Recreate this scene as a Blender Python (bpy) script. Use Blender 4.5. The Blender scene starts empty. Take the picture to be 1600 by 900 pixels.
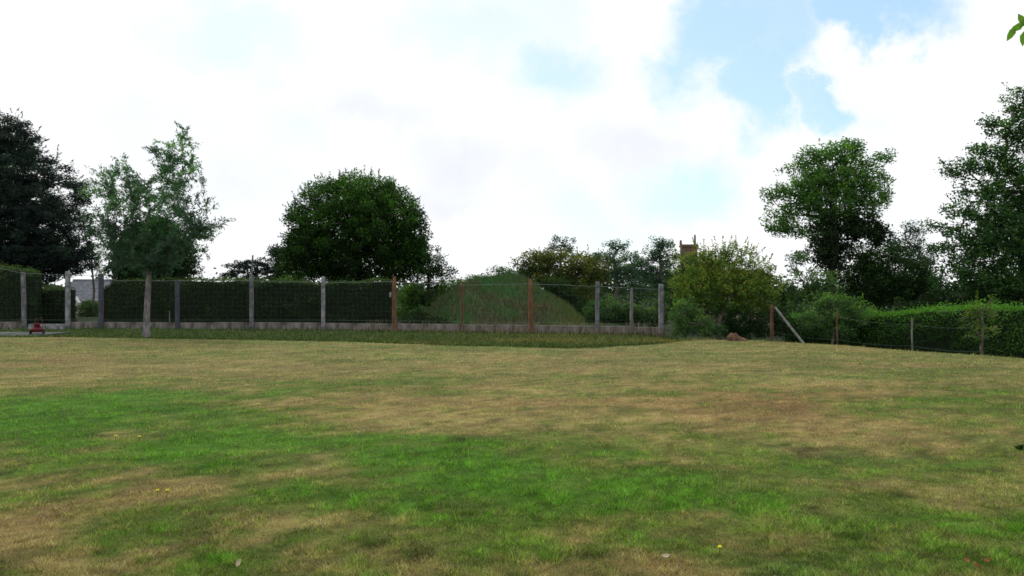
import bpy, math, random
import numpy as np
from mathutils import Vector, Matrix
S = bpy.context.scene
random.seed(7)
rng = np.random.default_rng(7)
F = 1244.4          # focal length in pixels of the 1600 px wide photograph
EYE = 1.6

# ------------------------------------------------------------------ camera
cam_d = bpy.data.cameras.new('camera'); cam = bpy.data.objects.new('camera', cam_d)
S.collection.objects.link(cam); S.camera = cam
cam_d.sensor_width = 36; cam_d.lens = 28; cam_d.clip_start = .1; cam_d.clip_end = 3000
cam.location = (0, 0, EYE); cam.rotation_euler = (math.radians(90), 0, 0)

# ------------------------------------------------------------------ light
SUN_EL, SUN_AZ = math.radians(52), math.radians(-38)      # azimuth from +Y (view direction) towards +X
sd = bpy.data.lights.new('sun', 'SUN'); sun = bpy.data.objects.new('sun', sd); S.collection.objects.link(sun)
sd.energy = 1.5; sd.angle = math.radians(10); sd.color = (1, .95, .86)
sdir = Vector((math.sin(SUN_AZ)*math.cos(SUN_EL), math.cos(SUN_AZ)*math.cos(SUN_EL), math.sin(SUN_EL)))
sun.rotation_euler = sdir.to_track_quat('Z', 'Y').to_euler(); sun.location = (0, 0, 60)

W = bpy.data.worlds.new('World'); S.world = W; W.use_nodes = True
wn, wl = W.node_tree.nodes, W.node_tree.links
wn.clear()
def N(t, nodes=None, **kw):
    n = (nodes or wn).new(t)
    for k, v in kw.items(): setattr(n, k, v)
    return n
sky = N('ShaderNodeTexSky', sky_type='NISHITA', sun_disc=False, sun_elevation=SUN_EL, sun_rotation=SUN_AZ)
tc = N('ShaderNodeTexCoord')
warp = N('ShaderNodeTexNoise'); warp.inputs['Scale'].default_value = 5; warp.inputs['Detail'].default_value = 8; warp.inputs['Roughness'].default_value = .62
wl.new(tc.outputs['Generated'], warp.inputs['Vector'])
wsub = N('ShaderNodeVectorMath', operation='SUBTRACT'); wsub.inputs[1].default_value = (.5, .5, .5)
wl.new(warp.outputs['Color'], wsub.inputs[0])
wsc = N('ShaderNodeVectorMath', operation='SCALE'); wsc.inputs['Scale'].default_value = .24
wl.new(wsub.outputs[0], wsc.inputs[0])
wadd = N('ShaderNodeVectorMath', operation='ADD')
wl.new(tc.outputs['Generated'], wadd.inputs[0]); wl.new(wsc.outputs[0], wadd.inputs[1])
def math_n(op, a, b=None, clamp=False, nodes=None, links=None):
    n = N('ShaderNodeMath', nodes, operation=op, use_clamp=clamp); links = links or wl
    for i, v in enumerate((a, b)):
        if v is None: continue
        if isinstance(v, (int, float)): n.inputs[i].default_value = v
        else: links.new(v, n.inputs[i])
    return n.outputs[0]
def sky_patch(px, py, rx, ry, k, lo=.55, hi=1.35):
    v = Vector(((px-800)/F, 1, -(py-450)/F)); L = v.length; v.normalize()
    a = N('ShaderNodeVectorMath', operation='SUBTRACT'); a.inputs[1].default_value = v
    wl.new(wadd.outputs[0], a.inputs[0])
    b = N('ShaderNodeVectorMath', operation='MULTIPLY'); b.inputs[1].default_value = (F/rx*L, F/rx*L*.5, F/ry*L)
    wl.new(a.outputs[0], b.inputs[0])
    c = N('ShaderNodeVectorMath', operation='LENGTH'); wl.new(b.outputs[0], c.inputs[0])
    m = N('ShaderNodeMapRange'); m.interpolation_type = 'SMOOTHSTEP'
    wl.new(c.outputs['Value'], m.inputs['Value'])
    m.inputs['From Min'].default_value = hi; m.inputs['From Max'].default_value = lo
    m.inputs['To Min'].default_value = 0; m.inputs['To Max'].default_value = k
    return m.outputs[0]
gap = None
for a in [(1120,95,105,70,.95),(1180,165,55,60,.95),(1330,25,130,50,1),(1160,30,80,60,.9),(1200,100,70,70,.9),(860,105,90,65,.75,.2,1.4),(1070,300,95,50,.85,.2,1.4),(940,345,120,50,.6,.1,1.5),(760,40,150,70,.45,0,1.5),(1270,180,50,30,.8),
          (330,70,150,55,.5,.1,1.5),(990,340,60,25,.35),(820,20,110,30,.3),(640,60,60,60,.12),(-500,200,200,80,.6),(2100,150,200,90,.7),
          (2300,-500,500,200,.6),(300,-600,500,200,.6),(900,-1800,700,400,.5)]:
    p = sky_patch(*a); gap = p if gap is None else math_n('MAXIMUM', gap, p)
thin = N('ShaderNodeTexNoise'); thin.inputs['Scale'].default_value = 3.2; thin.inputs['Detail'].default_value = 9; thin.inputs['Roughness'].default_value = .6
wl.new(tc.outputs['Generated'], thin.inputs['Vector'])
tr = N('ShaderNodeMapRange'); wl.new(thin.outputs[0], tr.inputs['Value'])
tr.inputs['From Min'].default_value = .56; tr.inputs['From Max'].default_value = .75; tr.inputs['To Min'].default_value = 0; tr.inputs['To Max'].default_value = .35
gap = math_n('ADD', gap, tr.outputs[0], True)
# cloud colour with faint lavender undersides
und = N('ShaderNodeTexNoise'); und.inputs['Scale'].default_value = 6; und.inputs['Detail'].default_value = 5; und.inputs['Distortion'].default_value = .4
wl.new(wadd.outputs[0], und.inputs['Vector'])
shade = None
for a in [(590,185,130,50,.5,0,1.5),(725,250,120,70,.6,0,1.5),(1010,225,95,55,.6,0,1.5),(700,310,120,40,.55,0,1.5),(850,270,90,60,.4,0,1.5),(180,190,130,60,.35,0,1.5),(380,300,120,60,.25,0,1.5),(1130,250,80,40,.4,0,1.5)]:
    p = sky_patch(*a); shade = p if shade is None else math_n('MAXIMUM', shade, p)
ur = N('ShaderNodeMapRange'); wl.new(und.outputs[0], ur.inputs['Value'])
ur.inputs['From Min'].default_value = .5; ur.inputs['From Max'].default_value = .8; ur.inputs['To Min'].default_value = 0; ur.inputs['To Max'].default_value = .32
shade = math_n('ADD', shade, ur.outputs[0], True)
cc = N('ShaderNodeMix', data_type='RGBA'); wl.new(shade, cc.inputs[0])
cc.inputs[6].default_value = (1.07, 1.08, 1.10, 1); cc.inputs[7].default_value = (.80, .84, .93, 1)
bw = N('ShaderNodeMix', data_type='RGBA', blend_type='ADD'); bw.inputs[0].default_value = 1      # hazy blue: the Nishita sky behind thin veil
sk = N('ShaderNodeVectorMath', operation='SCALE'); sk.inputs['Scale'].default_value = .10
wl.new(sky.outputs[0], sk.inputs[0])
wl.new(sk.outputs[0], bw.inputs[6]); bw.inputs[7].default_value = (.27, .41, .50, 1)
fin = N('ShaderNodeMix', data_type='RGBA'); wl.new(gap, fin.inputs[0])
wl.new(cc.outputs[2], fin.inputs[6]); wl.new(bw.outputs[2], fin.inputs[7])
bg = N('ShaderNodeBackground'); wl.new(fin.outputs[2], bg.inputs[0]); bg.inputs[1].default_value = 1
wo = N('ShaderNodeOutputWorld'); wl.new(bg.outputs[0], wo.inputs[0])
W.cycles.sampling_method = 'MANUAL'; W.cycles.sample_map_resolution = 512

S.view_settings.view_transform = 'Standard'; S.view_settings.look = 'None'; S.view_settings.exposure = 0; S.view_settings.gamma = 1
S.cycles.max_bounces = 5; S.cycles.diffuse_bounces = 3; S.cycles.transmission_bounces = 4; S.cycles.glossy_bounces = 2
S.cycles.filter_width = 1.6      # the photograph is soft

# ------------------------------------------------------------------ materials
def lin(r, g, b):
    f = lambda c: (c/255/12.92 if c/255 <= .04045 else ((c/255+.055)/1.055)**2.4)
    return (f(r), f(g), f(b), 1)
def mat(name, c1, c2=None, scale=6, rough=.85, bump=.3, stretch=(1,1,1), detail=6, lo=.35, hi=.65):
    m = bpy.data.materials.new(name); m.use_nodes = True; n, l = m.node_tree.nodes, m.node_tree.links
    b = n['Principled BSDF']; b.inputs['Roughness'].default_value = rough; b.inputs['Specular IOR Level'].default_value = .25
    c2 = c2 or tuple(x*.55 for x in c1[:3])
    t = n.new('ShaderNodeTexCoord'); mp = n.new('ShaderNodeMapping'); mp.inputs['Scale'].default_value = stretch
    l.new(t.outputs['Object'], mp.inputs[0])
    no = n.new('ShaderNodeTexNoise'); no.inputs['Scale'].default_value = scale; no.inputs['Detail'].default_value = detail; l.new(mp.outputs[0], no.inputs['Vector'])
    r = n.new('ShaderNodeValToRGB'); r.color_ramp.elements[0].position = lo; r.color_ramp.elements[1].position = hi
    r.color_ramp.elements[0].color = (*c2[:3], 1); r.color_ramp.elements[1].color = (*c1[:3], 1)
    l.new(no.outputs[0], r.inputs[0]); l.new(r.outputs[0], b.inputs['Base Color'])
    bm_ = n.new('ShaderNodeBump'); bm_.inputs['Strength'].default_value = bump; bm_.inputs['Distance'].default_value = .02
    l.new(no.outputs[0], bm_.inputs['Height']); l.new(bm_.outputs[0], b.inputs['Normal'])
    return m
def leafmat(name, stops, trans=.3, tcol=(1.3, 1.5, .6), rough=.75, spec=.10, gain=1.25):
    """colour from the per-leaf attribute tint through a ramp; some light passes through the blade"""
    m = bpy.data.materials.new(name); m.use_nodes = True; n, l = m.node_tree.nodes, m.node_tree.links
    b = n['Principled BSDF']; b.inputs['Roughness'].default_value = rough; b.inputs['Specular IOR Level'].default_value = spec
    a = n.new('ShaderNodeAttribute'); a.attribute_name = 'tint'
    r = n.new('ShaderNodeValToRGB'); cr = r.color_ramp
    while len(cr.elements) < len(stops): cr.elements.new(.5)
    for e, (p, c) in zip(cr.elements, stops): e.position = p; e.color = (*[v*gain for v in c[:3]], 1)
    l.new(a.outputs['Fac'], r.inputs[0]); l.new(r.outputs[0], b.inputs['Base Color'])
    t = n.new('ShaderNodeBsdfTranslucent'); v = n.new('ShaderNodeVectorMath'); v.operation = 'MULTIPLY'; v.inputs[1].default_value = tcol
    l.new(r.outputs[0], v.inputs[0]); l.new(v.outputs[0], t.inputs[0])
    mx = n.new('ShaderNodeMixShader'); mx.inputs[0].default_value = trans
    l.new(b.outputs[0], mx.inputs[1]); l.new(t.outputs[0], mx.inputs[2]); l.new(mx.outputs[0], n['Material Output'].inputs[0])
    return m
def colmat(name, trans=0.2, detail=False):
    m = bpy.data.materials.new(name); m.use_nodes = True; n, l = m.node_tree.nodes, m.node_tree.links
    b = n['Principled BSDF']; b.inputs['Roughness'].default_value = .9; b.inputs['Specular IOR Level'].default_value = .1
    a = n.new('ShaderNodeAttribute'); a.attribute_name = 'col'; src = a.outputs['Color']
    if detail:
        t = n.new('ShaderNodeTexCoord')
        no = n.new('ShaderNodeTexNoise'); no.inputs['Scale'].default_value = 9; no.inputs['Detail'].default_value = 12; no.inputs['Roughness'].default_value = .8
        l.new(t.outputs['Object'], no.inputs['Vector'])
        mr = n.new('ShaderNodeMapRange'); l.new(no.outputs[0], mr.inputs[0])
        for i, v in zip((1, 2, 3, 4), (.3, .7, .35, 1.45)): mr.inputs[i].default_value = v
        v = n.new('ShaderNodeVectorMath'); v.operation = 'SCALE'; l.new(src, v.inputs[0]); l.new(mr.outputs[0], v.inputs['Scale']); src = v.outputs[0]
        bp = n.new('ShaderNodeBump'); bp.inputs['Strength'].default_value = .8; bp.inputs['Distance'].default_value = .03
        l.new(no.outputs[0], bp.inputs['Height']); l.new(bp.outputs[0], b.inputs['Normal'])
    l.new(src, b.inputs['Base Color'])
    if trans:
        t = n.new('ShaderNodeBsdfTranslucent'); l.new(src, t.inputs[0])
        mx = n.new('ShaderNodeMixShader'); mx.inputs[0].default_value = trans
        l.new(b.outputs[0], mx.inputs[1]); l.new(t.outputs[0], mx.inputs[2]); l.new(mx.outputs[0], n['Material Output'].inputs[0])
    return m

M = dict(
 ground=colmat('ground_soil_and_turf', 0, True), blade=colmat('grass_blades', .3),
 palebark=mat('pale_grey_bark', (.22,.20,.20), (.08,.075,.08), 16, .9, .9, (1,1,.3)),
 bark=mat('grey_bark', (.16,.14,.11), (.06,.05,.04), 14, .9, .8, (1,1,.25)),
 darkbark=mat('dark_bark', (.06,.05,.04), (.02,.018,.015), 12, .9, .8, (1,1,.25)),
 twig=mat('pale_twig', (.13,.11,.08), None, 9),
 concrete=mat('grey_concrete', (.19,.19,.20), (.07,.07,.08), 7, .9, .5),
 palecon=mat('pale_concrete', (.30,.30,.31), (.11,.11,.12), 7, .9, .5),
 bluecon=mat('dark_bluish_concrete', (.075,.08,.105), (.04,.04,.055), 9, .9, .5),
 rust=mat('rusty_orange_wood', (.20,.095,.045), (.085,.045,.025), 8, .9, .6, (1,1,.3)),
 brownwood=mat('brown_weathered_wood', (.14,.075,.045), (.06,.035,.02), 12, .9, .6, (1,1,.2)),
 rusty_leaf=mat('orange_brown_leaf', (.36,.14,.04), (.2,.08,.03), 20, .7, .2),
 greywood=mat('grey_weathered_wood', (.22,.22,.20), (.10,.10,.09), 12, .9, .6, (1,1,.2)),
 wall=mat('stained_concrete_wall', (.26,.235,.225), (.07,.062,.055), 3.5, .95, .6, (1,1,.5), 10),
 wire=mat('galvanised_wire', (.16,.20,.18), (.09,.12,.10), 20, .6, .1),
 slab=mat('grey_path_concrete', (.11,.115,.11), (.045,.06,.05), 3, .95, .5),
 slate=mat('grey_slate_roof', (.17,.18,.21), (.10,.105,.125), 3, .6, .3),
 cream=mat('shaded_cream_render', (.38,.35,.27), (.24,.22,.17), 4, .9, .2),  # cream darkened: shade on the small house is put into its colour
 white=mat('white_paint', (.6,.6,.58), (.4,.4,.4), 4, .6, .1),
 darkred=mat('dark_red_paint', (.09,.012,.02), (.05,.01,.012), 4, .6, .1),
 glass=mat('dark_window_glass', (.03,.035,.04), (.02,.02,.025), 2, .1, 0),
 brick=mat('brown_red_brick', (.17,.095,.075), (.10,.06,.05), 9, .9, .4),
 tile=mat('brown_roof_tile', (.15,.10,.08), (.13,.075,.05), 7, .9, .4),
 pot=mat('grey_clay_pot', (.14,.12,.11), None, 9),
 red=mat('faded_red_paint', (.10,.004,.010), (.05,.004,.008), 5, .8, .1),
 rubber=mat('black_rubber', (.015,.015,.017), None, 5, .8, .1),
 terra=mat('orange_brown_clay', (.15,.085,.05), (.07,.04,.025), 5, .95, .8),
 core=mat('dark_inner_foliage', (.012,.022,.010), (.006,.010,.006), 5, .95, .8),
 mound=colmat('mound_turf', 0, True),
 paper=mat('pale_dry_leaf', (.55,.48,.34), (.36,.30,.2), 20, .7, .2),
 yellow=mat('yellow_petals', (.85,.80,.04), (.8,.7,.03), 30, .6, .1),
 farwood=leafmat('far_wood_leaves', [(0,(.02,.035,.02)),(1,(.07,.10,.055))]),
)
G = lambda *s: list(s)
LM = dict(
 conifer=leafmat('dark_conifer_needles', G((0,(.010,.018,.015)),(.6,(.019,.033,.026)),(1,(.04,.075,.03))), .10),
 round=leafmat('dense_green_leaves', G((0,(.007,.014,.006)),(.5,(.020,.052,.010)),(1,(.075,.20,.022))), .24),
 airy=leafmat('airy_narrow_leaves', G((0,(.03,.06,.048)),(.5,(.055,.135,.065)),(1,(.15,.34,.06))), .42),
 shrub=leafmat('dark_shrub_leaves', G((0,(.010,.022,.010)),(.7,(.022,.048,.016)),(1,(.045,.10,.02))), .15),
 mid=leafmat('mid_green_leaves', G((0,(.016,.034,.018)),(.5,(.045,.095,.034)),(1,(.12,.22,.045))), .34),
 teal=leafmat('bluish_green_leaves', G((0,(.022,.045,.036)),(.5,(.05,.10,.065)),(1,(.11,.19,.09))), .34),
 apple=leafmat('yellow_green_leaves', G((0,(.02,.045,.012)),(.45,(.065,.13,.022)),(.8,(.17,.22,.035)),(1,(.26,.17,.04))), .25),
 olive=leafmat('olive_leaves', G((0,(.022,.034,.012)),(.6,(.07,.09,.022)),(1,(.17,.17,.03))), .25),
 bright=leafmat('bright_green_leaves', G((0,(.03,.07,.012)),(.6,(.07,.16,.02)),(1,(.14,.28,.035))), .3),
 robin=leafmat('robinia_leaves', G((0,(.018,.042,.020)),(.5,(.048,.115,.032)),(1,(.15,.29,.05))), .40),
 ivy=leafmat('dark_ivy_leaves', G((0,(.006,.013,.007)),(1,(.022,.042,.014))), .06),
 hedge=leafmat('hedge_leaves', G((0,(.008,.017,.008)),(.55,(.024,.048,.015)),(1,(.07,.12,.028))), .14),
 ghedge=leafmat('green_hedge_leaves', G((0,(.012,.030,.008)),(.5,(.036,.098,.014)),(1,(.10,.26,.028))), .18),
 bhedge=leafmat('browning_hedge_leaves', G((0,(.02,.018,.008)),(1,(.08,.07,.02))), .08),
)

# ------------------------------------------------------------------ helpers
def link(o, parent=None, **props):
    S.collection.objects.link(o)
    if parent: o.parent = parent
    for k, v in props.items(): o[k] = v
    return o
def mesh_obj(name, V, Fc, m, parent=None, smooth=False, **props):
    me = bpy.data.meshes.new(name)
    me.from_pydata([tuple(v) for v in V], [], [tuple(f) for f in Fc]); me.materials.append(m)
    if smooth: me.shade_smooth()
    return link(bpy.data.objects.new(name, me), parent, **props)
def np_mesh(name, V, fsize, m, parent=None, attrs=(), faces=None, smooth=False, **props):
    """V (n,3); faces (k,fsize) or consecutive corners; attrs [(name,type,domain,array)]"""
    V = np.asarray(V, np.float32)
    if faces is None: faces = np.arange(len(V)).reshape(-1, fsize)
    me = bpy.data.meshes.new(name); k = len(faces)
    me.vertices.add(len(V)); me.vertices.foreach_set('co', V.ravel())
    me.loops.add(k*fsize); me.loops.foreach_set('vertex_index', np.asarray(faces, np.int32).ravel())
    me.polygons.add(k); me.polygons.foreach_set('loop_start', np.arange(0, k*fsize, fsize, dtype=np.int32))
    me.polygons.foreach_set('loop_total', np.full(k, fsize, np.int32))
    for an, ty, dom, arr in attrs:
        at = me.attributes.new(an, ty, dom)
        at.data.foreach_set('color' if 'COLOR' in ty else 'value', np.asarray(arr, np.float32).ravel())
    me.update(); me.validate(); me.materials.append(m)
    if smooth: me.shade_smooth()
    return link(bpy.data.objects.new(name, me), parent, **props)
class MB:
    def __init__(s): s.V = []; s.F = []
    def add(s, V, Fc):
        n = len(s.V); s.V += [tuple(v) for v in V]; s.F += [tuple(i+n for i in f) for f in Fc]; return s
    def box(s, x0, x1, y0, y1, z0, z1, rot=None, org=None):
        V = [Vector(p) for p in [(x0,y0,z0),(x1,y0,z0),(x1,y1,z0),(x0,y1,z0),(x0,y0,z1),(x1,y0,z1),(x1,y1,z1),(x0,y1,z1)]]
        if rot is not None: V = [rot @ v for v in V]
        if org is not None: V = [v + Vector(org) for v in V]
        return s.add(V, [(3,2,1,0),(4,5,6,7),(0,1,5,4),(1,2,6,5),(2,3,7,6),(3,0,4,7)])
    def tube(s, P, R, k=6, cap=True):
        P = [Vector(p) for p in P]; n = len(P); V = []; Fc = []
        if isinstance(R, (int, float)): R = [R]*n
        for i, p in enumerate(P):
            d = (P[min(i+1, n-1)] - P[max(i-1, 0)]).normalized()
            a = d.cross(Vector((0, 1, .13)) if abs(d.y) < .9 else Vector((1, 0, 0))).normalized(); b = d.cross(a)
            for j in range(k):
                t = 2*math.pi*j/k; V.append(p + (a*math.cos(t) + b*math.sin(t))*R[i])
        for i in range(n-1):
            for j in range(k): Fc.append((i*k+j, i*k+(j+1) % k, (i+1)*k+(j+1) % k, (i+1)*k+j))
        if cap: Fc += [tuple(range(k-1, -1, -1)), tuple(range((n-1)*k, n*k))]
        return s.add(V, Fc)
    def build(s, name, m, parent=None, smooth=False, **p): return mesh_obj(name, s.V, s.F, m, parent, smooth, **p)
def root(name, loc, label, cat, group=None, rz=0):
    o = bpy.data.objects.new(name, None); o.empty_display_size = .3; o.location = loc; o.rotation_euler.z = rz
    link(o, None, label=label, category=cat)
    if group: o['group'] = group
    return o
def keep(o, parent):            # parts written in world coordinates
    o.parent = parent; o.matrix_parent_inverse = Matrix.Translation(-parent.location); return o
def P(px, py, d): return Vector(((px-800)/F*d, d, EYE-(py-450)/F*d))

# value noise
_H = rng.random((256, 256))
def vnoise(x, y, s):
    x = np.asarray(x)/s+1000.3; y = np.asarray(y)/s+1000.7
    xi = np.floor(x).astype(int); yi = np.floor(y).astype(int); fx = x-xi; fy = y-yi
    fx = fx*fx*(3-2*fx); fy = fy*fy*(3-2*fy); h = lambda a, b: _H[a % 256, b % 256]
    return (h(xi,yi)*(1-fx)+h(xi+1,yi)*fx)*(1-fy)+(h(xi,yi+1)*(1-fx)+h(xi+1,yi+1)*fx)*fy
def fbm(x, y, s, o=4): return sum(vnoise(x+17*i, y-9*i, s/2**i)*.5**i for i in range(o))/sum(.5**i for i in range(o))
def sstep(a, b, x): t = np.clip((x-a)/(b-a), 0, 1); return t*t*(3-2*t)

# ------------------------------------------------------------------ terrain
EX = [-60,-16.6,-11.5,-7,-3.6,-1,1.7,4.0,5.6,7.3,9,9.9,11.6,14,17,40]
EYs = [26,25.9,25.2,24.1,22.9,21.8,21,22.4,24.2,24.2,22.4,20.5,18.1,14,9,3]
def edge(x): return np.interp(x, EX, EYs)
def height(x, y):
    x = np.asarray(x, float); y = np.asarray(y, float)
    e = edge(x)
    right = sstep(4.6, 7.5, x)
    a = sstep(0, 2.2, y-e)
    depth = .13*(1-right) + .50*right
    z = -a*depth
    z = z + right*(1-a)*.0
    z += (fbm(x, y, 3.5, 3)-.5)*.06*sstep(2, 6, y)
    z -= 1.9*sstep(45, 80, y) + 0*x
    z += .8*sstep(100, 300, y)
    return z
def axis(fine0, fine1, st, out, gr=1.35):
    a = list(np.arange(fine0, fine1+1e-6, st)); s = st
    while a[-1] < out: s *= gr; a.append(a[-1]+s)
    s = st; b = []
    v = fine0
    while v > -out: s *= gr; v -= s; b.append(v)
    return np.array(b[::-1]+a)
gx = axis(-22, 22, .2, 900); gy = axis(-1, 46, .2, 900)
gy = gy[gy > -60]
XX, YY = np.meshgrid(gx, gy); ZZ = height(XX, YY)

# lawn colour field: patches given by where they lie in the field
def gpatch(px, py, rx, ry, k, x, y, tilt=0):
    d = EYE*F/(py-450); X = (px-800)/F*d; rX = rx/F*d; rY = d*d*ry/(EYE*F)
    dx = x-X; dy = y-d; dy = dy-tilt*dx
    return k*np.exp(-((dx/rX)**2+(dy/rY)**2)*.9)
def fields(x, y):
    """returns green (0 dry .. 1 lush), redness, brightness"""
    wx = x+(fbm(x, y, 1.6, 4)-.5)*2.0; wy = y+(fbm(x+50, y+50, 1.6, 4)-.5)*2.4
    g = np.zeros_like(x)
    for a in [(60,635,150,30,1.3),(20,660,90,26,.7),(950,885,160,14,.4),(300,870,120,16,.3),(1100,700,160,14,.25),(180,660,150,30,.75),(330,640,120,22,.45),(300,700,170,34,.55),(440,680,170,26,.75),(600,715,150,26,.95),(700,740,150,34,.9),
              (850,745,160,36,.95),(980,765,150,40,.75),(1150,790,180,40,.7),(1350,800,200,34,.5),(1500,800,150,30,.75),(1250,730,150,20,.3),(1480,720,180,18,.35),
              (150,765,90,34,.7),(250,780,110,26,.85),(400,800,110,22,.7),(530,820,90,20,.75),(850,700,110,14,.5),(640,795,60,20,.3),
              (950,868,140,26,.5),(1200,868,200,18,.55),(1440,860,160,26,.55),(720,860,80,30,.4),(60,880,90,20,.4),(880,800,150,26,.5),
              (1400,640,200,12,.25),(1540,620,120,14,.3),(1500,575,140,8,.4),(60,720,90,18,.25),(560,860,80,24,.2),(450,640,180,10,.25)]:
        g = g + gpatch(*a, wx, wy)*.80
    g = 1-np.exp(-1.15*g)
    g += (fbm(x+9, y*1.5+3, 1.3, 5)-.5)*.9 + (fbm(x+40, y+30, .35, 4)-.5)*.8 + (fbm(x+140, y+130, .09, 2)-.5)*.9 + (fbm(x*.5+11, y*1.6+30, .9, 3)-.5)*.4 + .33
    for a in [(150,690,45,18,.6),(60,820,130,40,.55),(180,800,60,12,.3),(450,740,70,16,.45),(640,765,50,8,.35),(800,640,300,28,.35),(650,660,90,14,.3),
              (1250,640,200,12,.3),(900,570,500,16,.2),(120,570,260,24,.25),(1150,830,120,22,.4),(900,840,60,20,.4),(60,855,120,30,.4),(1400,740,160,8,.3),(420,860,140,20,.25)]:
        g = g - gpatch(*a, wx, wy)
    red = np.clip(fbm(x-30, y+70, 2.2, 4)*1.4-.45, 0, 1)
    for a in [(850,630,300,20,.5),(1250,620,200,14,.6),(500,640,200,10,.2),(60,565,120,12,.3),(1080,850,160,14,.2)]:
        red = red + gpatch(*a, wx, wy)
    g = g*(1-.22*sstep(-2.5, 2.5, x))
    return np.clip(g, 0, .93), np.clip(red, 0, 1)
C_DRY = np.array([.275,.225,.078]); C_RED = np.array([.245,.160,.062]); C_MIX = np.array([.120,.150,.028]); C_GRN = np.array([.062,.168,.012]); C_BLU = np.array([.085,.155,.050])
def lawncol(x, y):
    g, red = fields(x, y)
    dry = C_DRY[None]*(1-red[:, None])+C_RED[None]*red[:, None]
    g3 = g[:, None]
    c = np.where(g3 < .42, dry*(1-g3/.42)+C_MIX*(g3/.42), C_MIX*(1-(g3-.42)/.58)+C_GRN*((g3-.42)/.58))
    b = (sstep(.52, .78, fbm(x+90, y-20, 1.8, 4))*g*.6*sstep(-3, 2, x))[:, None]
    c = c*(1-b)+C_BLU*b
    # far field is bleached and even
    f = sstep(11, 17, y)[:, None]*.30
    c = c*(1-f)+np.array([.225,.215,.085])*f
    nb = (.68+.36*fbm(x+3, y*1.3+8, .3, 4)+.62*sstep(.36, .66, fbm(x+33, y*1.2+18, .08, 3))*(1-.35*sstep(9, 16, y)))*(.75+.5*fbm(x*.6+31, y*1.5+18, .9, 4))
    c = c*nb[:, None]*1.24
    # small bare and mossy spots
    s = sstep(.70, .82, fbm(x*1.0+5, y*1.0+2, .35, 3))[:, None]*(1-sstep(8, 13, y))[:, None]
    c = c*(1-.55*s)
    # rough strip beyond the mown lawn
    e = edge(x); st = (sstep(-.1, .25, y-e+(vnoise(x, y, .5)-.5)*.3)*(1-sstep(5.2, 6.6, x)))[:, None]
    rough = np.array([.055,.095,.018])*(1-.0)+np.array([.095,.055,.012])*np.clip(fbm(x, y, 2, 4)*2.4-.85, 0, 1)[:, None]*sstep(-8, 2, x)[:, None]
    c = c*(1-st)+rough*st
    be = (sstep(0, 1.0, y-e)*sstep(5.2, 6.6, x))[:, None]
    c = c*(1-be)+np.array([.03,.055,.015])*be
    bh = sstep(33.5, 36, y)[:, None]
    c = c*(1-bh)+np.array([.035,.06,.018])*bh
    return np.clip(c, 0, 1)
fx, fy = XX.ravel(), YY.ravel()
gc = lawncol(fx, fy)*.62
nx, ny = len(gx), len(gy)
ii = (np.arange(ny-1)[:, None]*nx+np.arange(nx-1)[None]).ravel()
ground = np_mesh('ground', np.stack([fx, fy, ZZ.ravel()], 1), 4, M['ground'], None, [('col', 'FLOAT_COLOR', 'POINT', np.c_[gc, np.ones(len(gc))])],
                 np.stack([ii, ii+1, ii+nx+1, ii+nx], 1), True, kind='structure')

# grass blades, one joined sheet of stuff
def blades(name, n, y0, y1, hgt, wid, keepf, darkf=None, half=.77, power=1.0, colscale=1.25):
    # density falls with distance as the view needs
    y = (y0**-power + rng.random(n)*(y1**-power-y0**-power))**(-1/power)
    x = (rng.random(n)*2-1)*(y*half+.8)
    k = keepf(x, y); x, y = x[k], y[k]; n = len(x)
    z = height(x, y); col = lawncol(x, y); g, _ = fields(x, y)
    a = rng.random(n)*2*math.pi; lean = .3+rng.random(n)*1.5
    sc = np.clip(y/7, 1, 3.2)
    cl = sstep(.35, .8, fbm(x+7, y+77, .14, 2)); h = hgt*(.45+.9*rng.random(n))*(.55+1.3*cl)*(.75+.5*g)*np.clip(y/12, 1, 1.5); w = wid*sc*(.7+.6*rng.random(n))
    b = rng.random(n)*math.pi
    p0 = np.stack([x-np.cos(b)*w, y-np.sin(b)*w, z-.005], 1); p1 = np.stack([x+np.cos(b)*w, y+np.sin(b)*w, z-.005], 1)
    p2 = np.stack([x+np.cos(a)*lean*h, y+np.sin(a)*lean*h, z+h], 1)
    v = np.stack([p0, p1, p2], 1).reshape(-1, 3)
    straw = rng.random(n) < (.22*(1-g)+.02)*(1 if name == 'lawn_grass' else .25)
    col = col*((.35+1.45*rng.random(n)**1.3)*(.8+.5*cl))[:, None]
    col[straw] = np.array([.36,.31,.17])*(.6+.6*rng.random(straw.sum()))[:, None]
    dk = rng.random(n) < .14; col[dk] *= .35
    col = np.clip(col*colscale, 0, .7)
    return np_mesh(name, v, 3, M['blade'], None, [('col', 'FLOAT_COLOR', 'FACE', np.c_[col, np.ones(n)])], kind='stuff',
                   label='short patchy mown grass blades, part lush green, part dried to straw' if name == 'lawn_grass' else 'longer dark green rough grass between the lawn edge and the low wall', category='grass')
def lawnkeep(x, y): return y < edge(x)+.2
blades('lawn_grass', 960000, 3.6, 26.5, .020, .0019, lawnkeep, power=1.15)
def stripkeep(x, y): return (y > edge(x)+.1) & (x < 6.3) & (y < 33+.0*x-(x > -4)*(x+4)*.28)
blades('rough_grass', 150000, 20.5, 33.5, .042, .003, stripkeep, power=.4, colscale=1.0)

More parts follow.
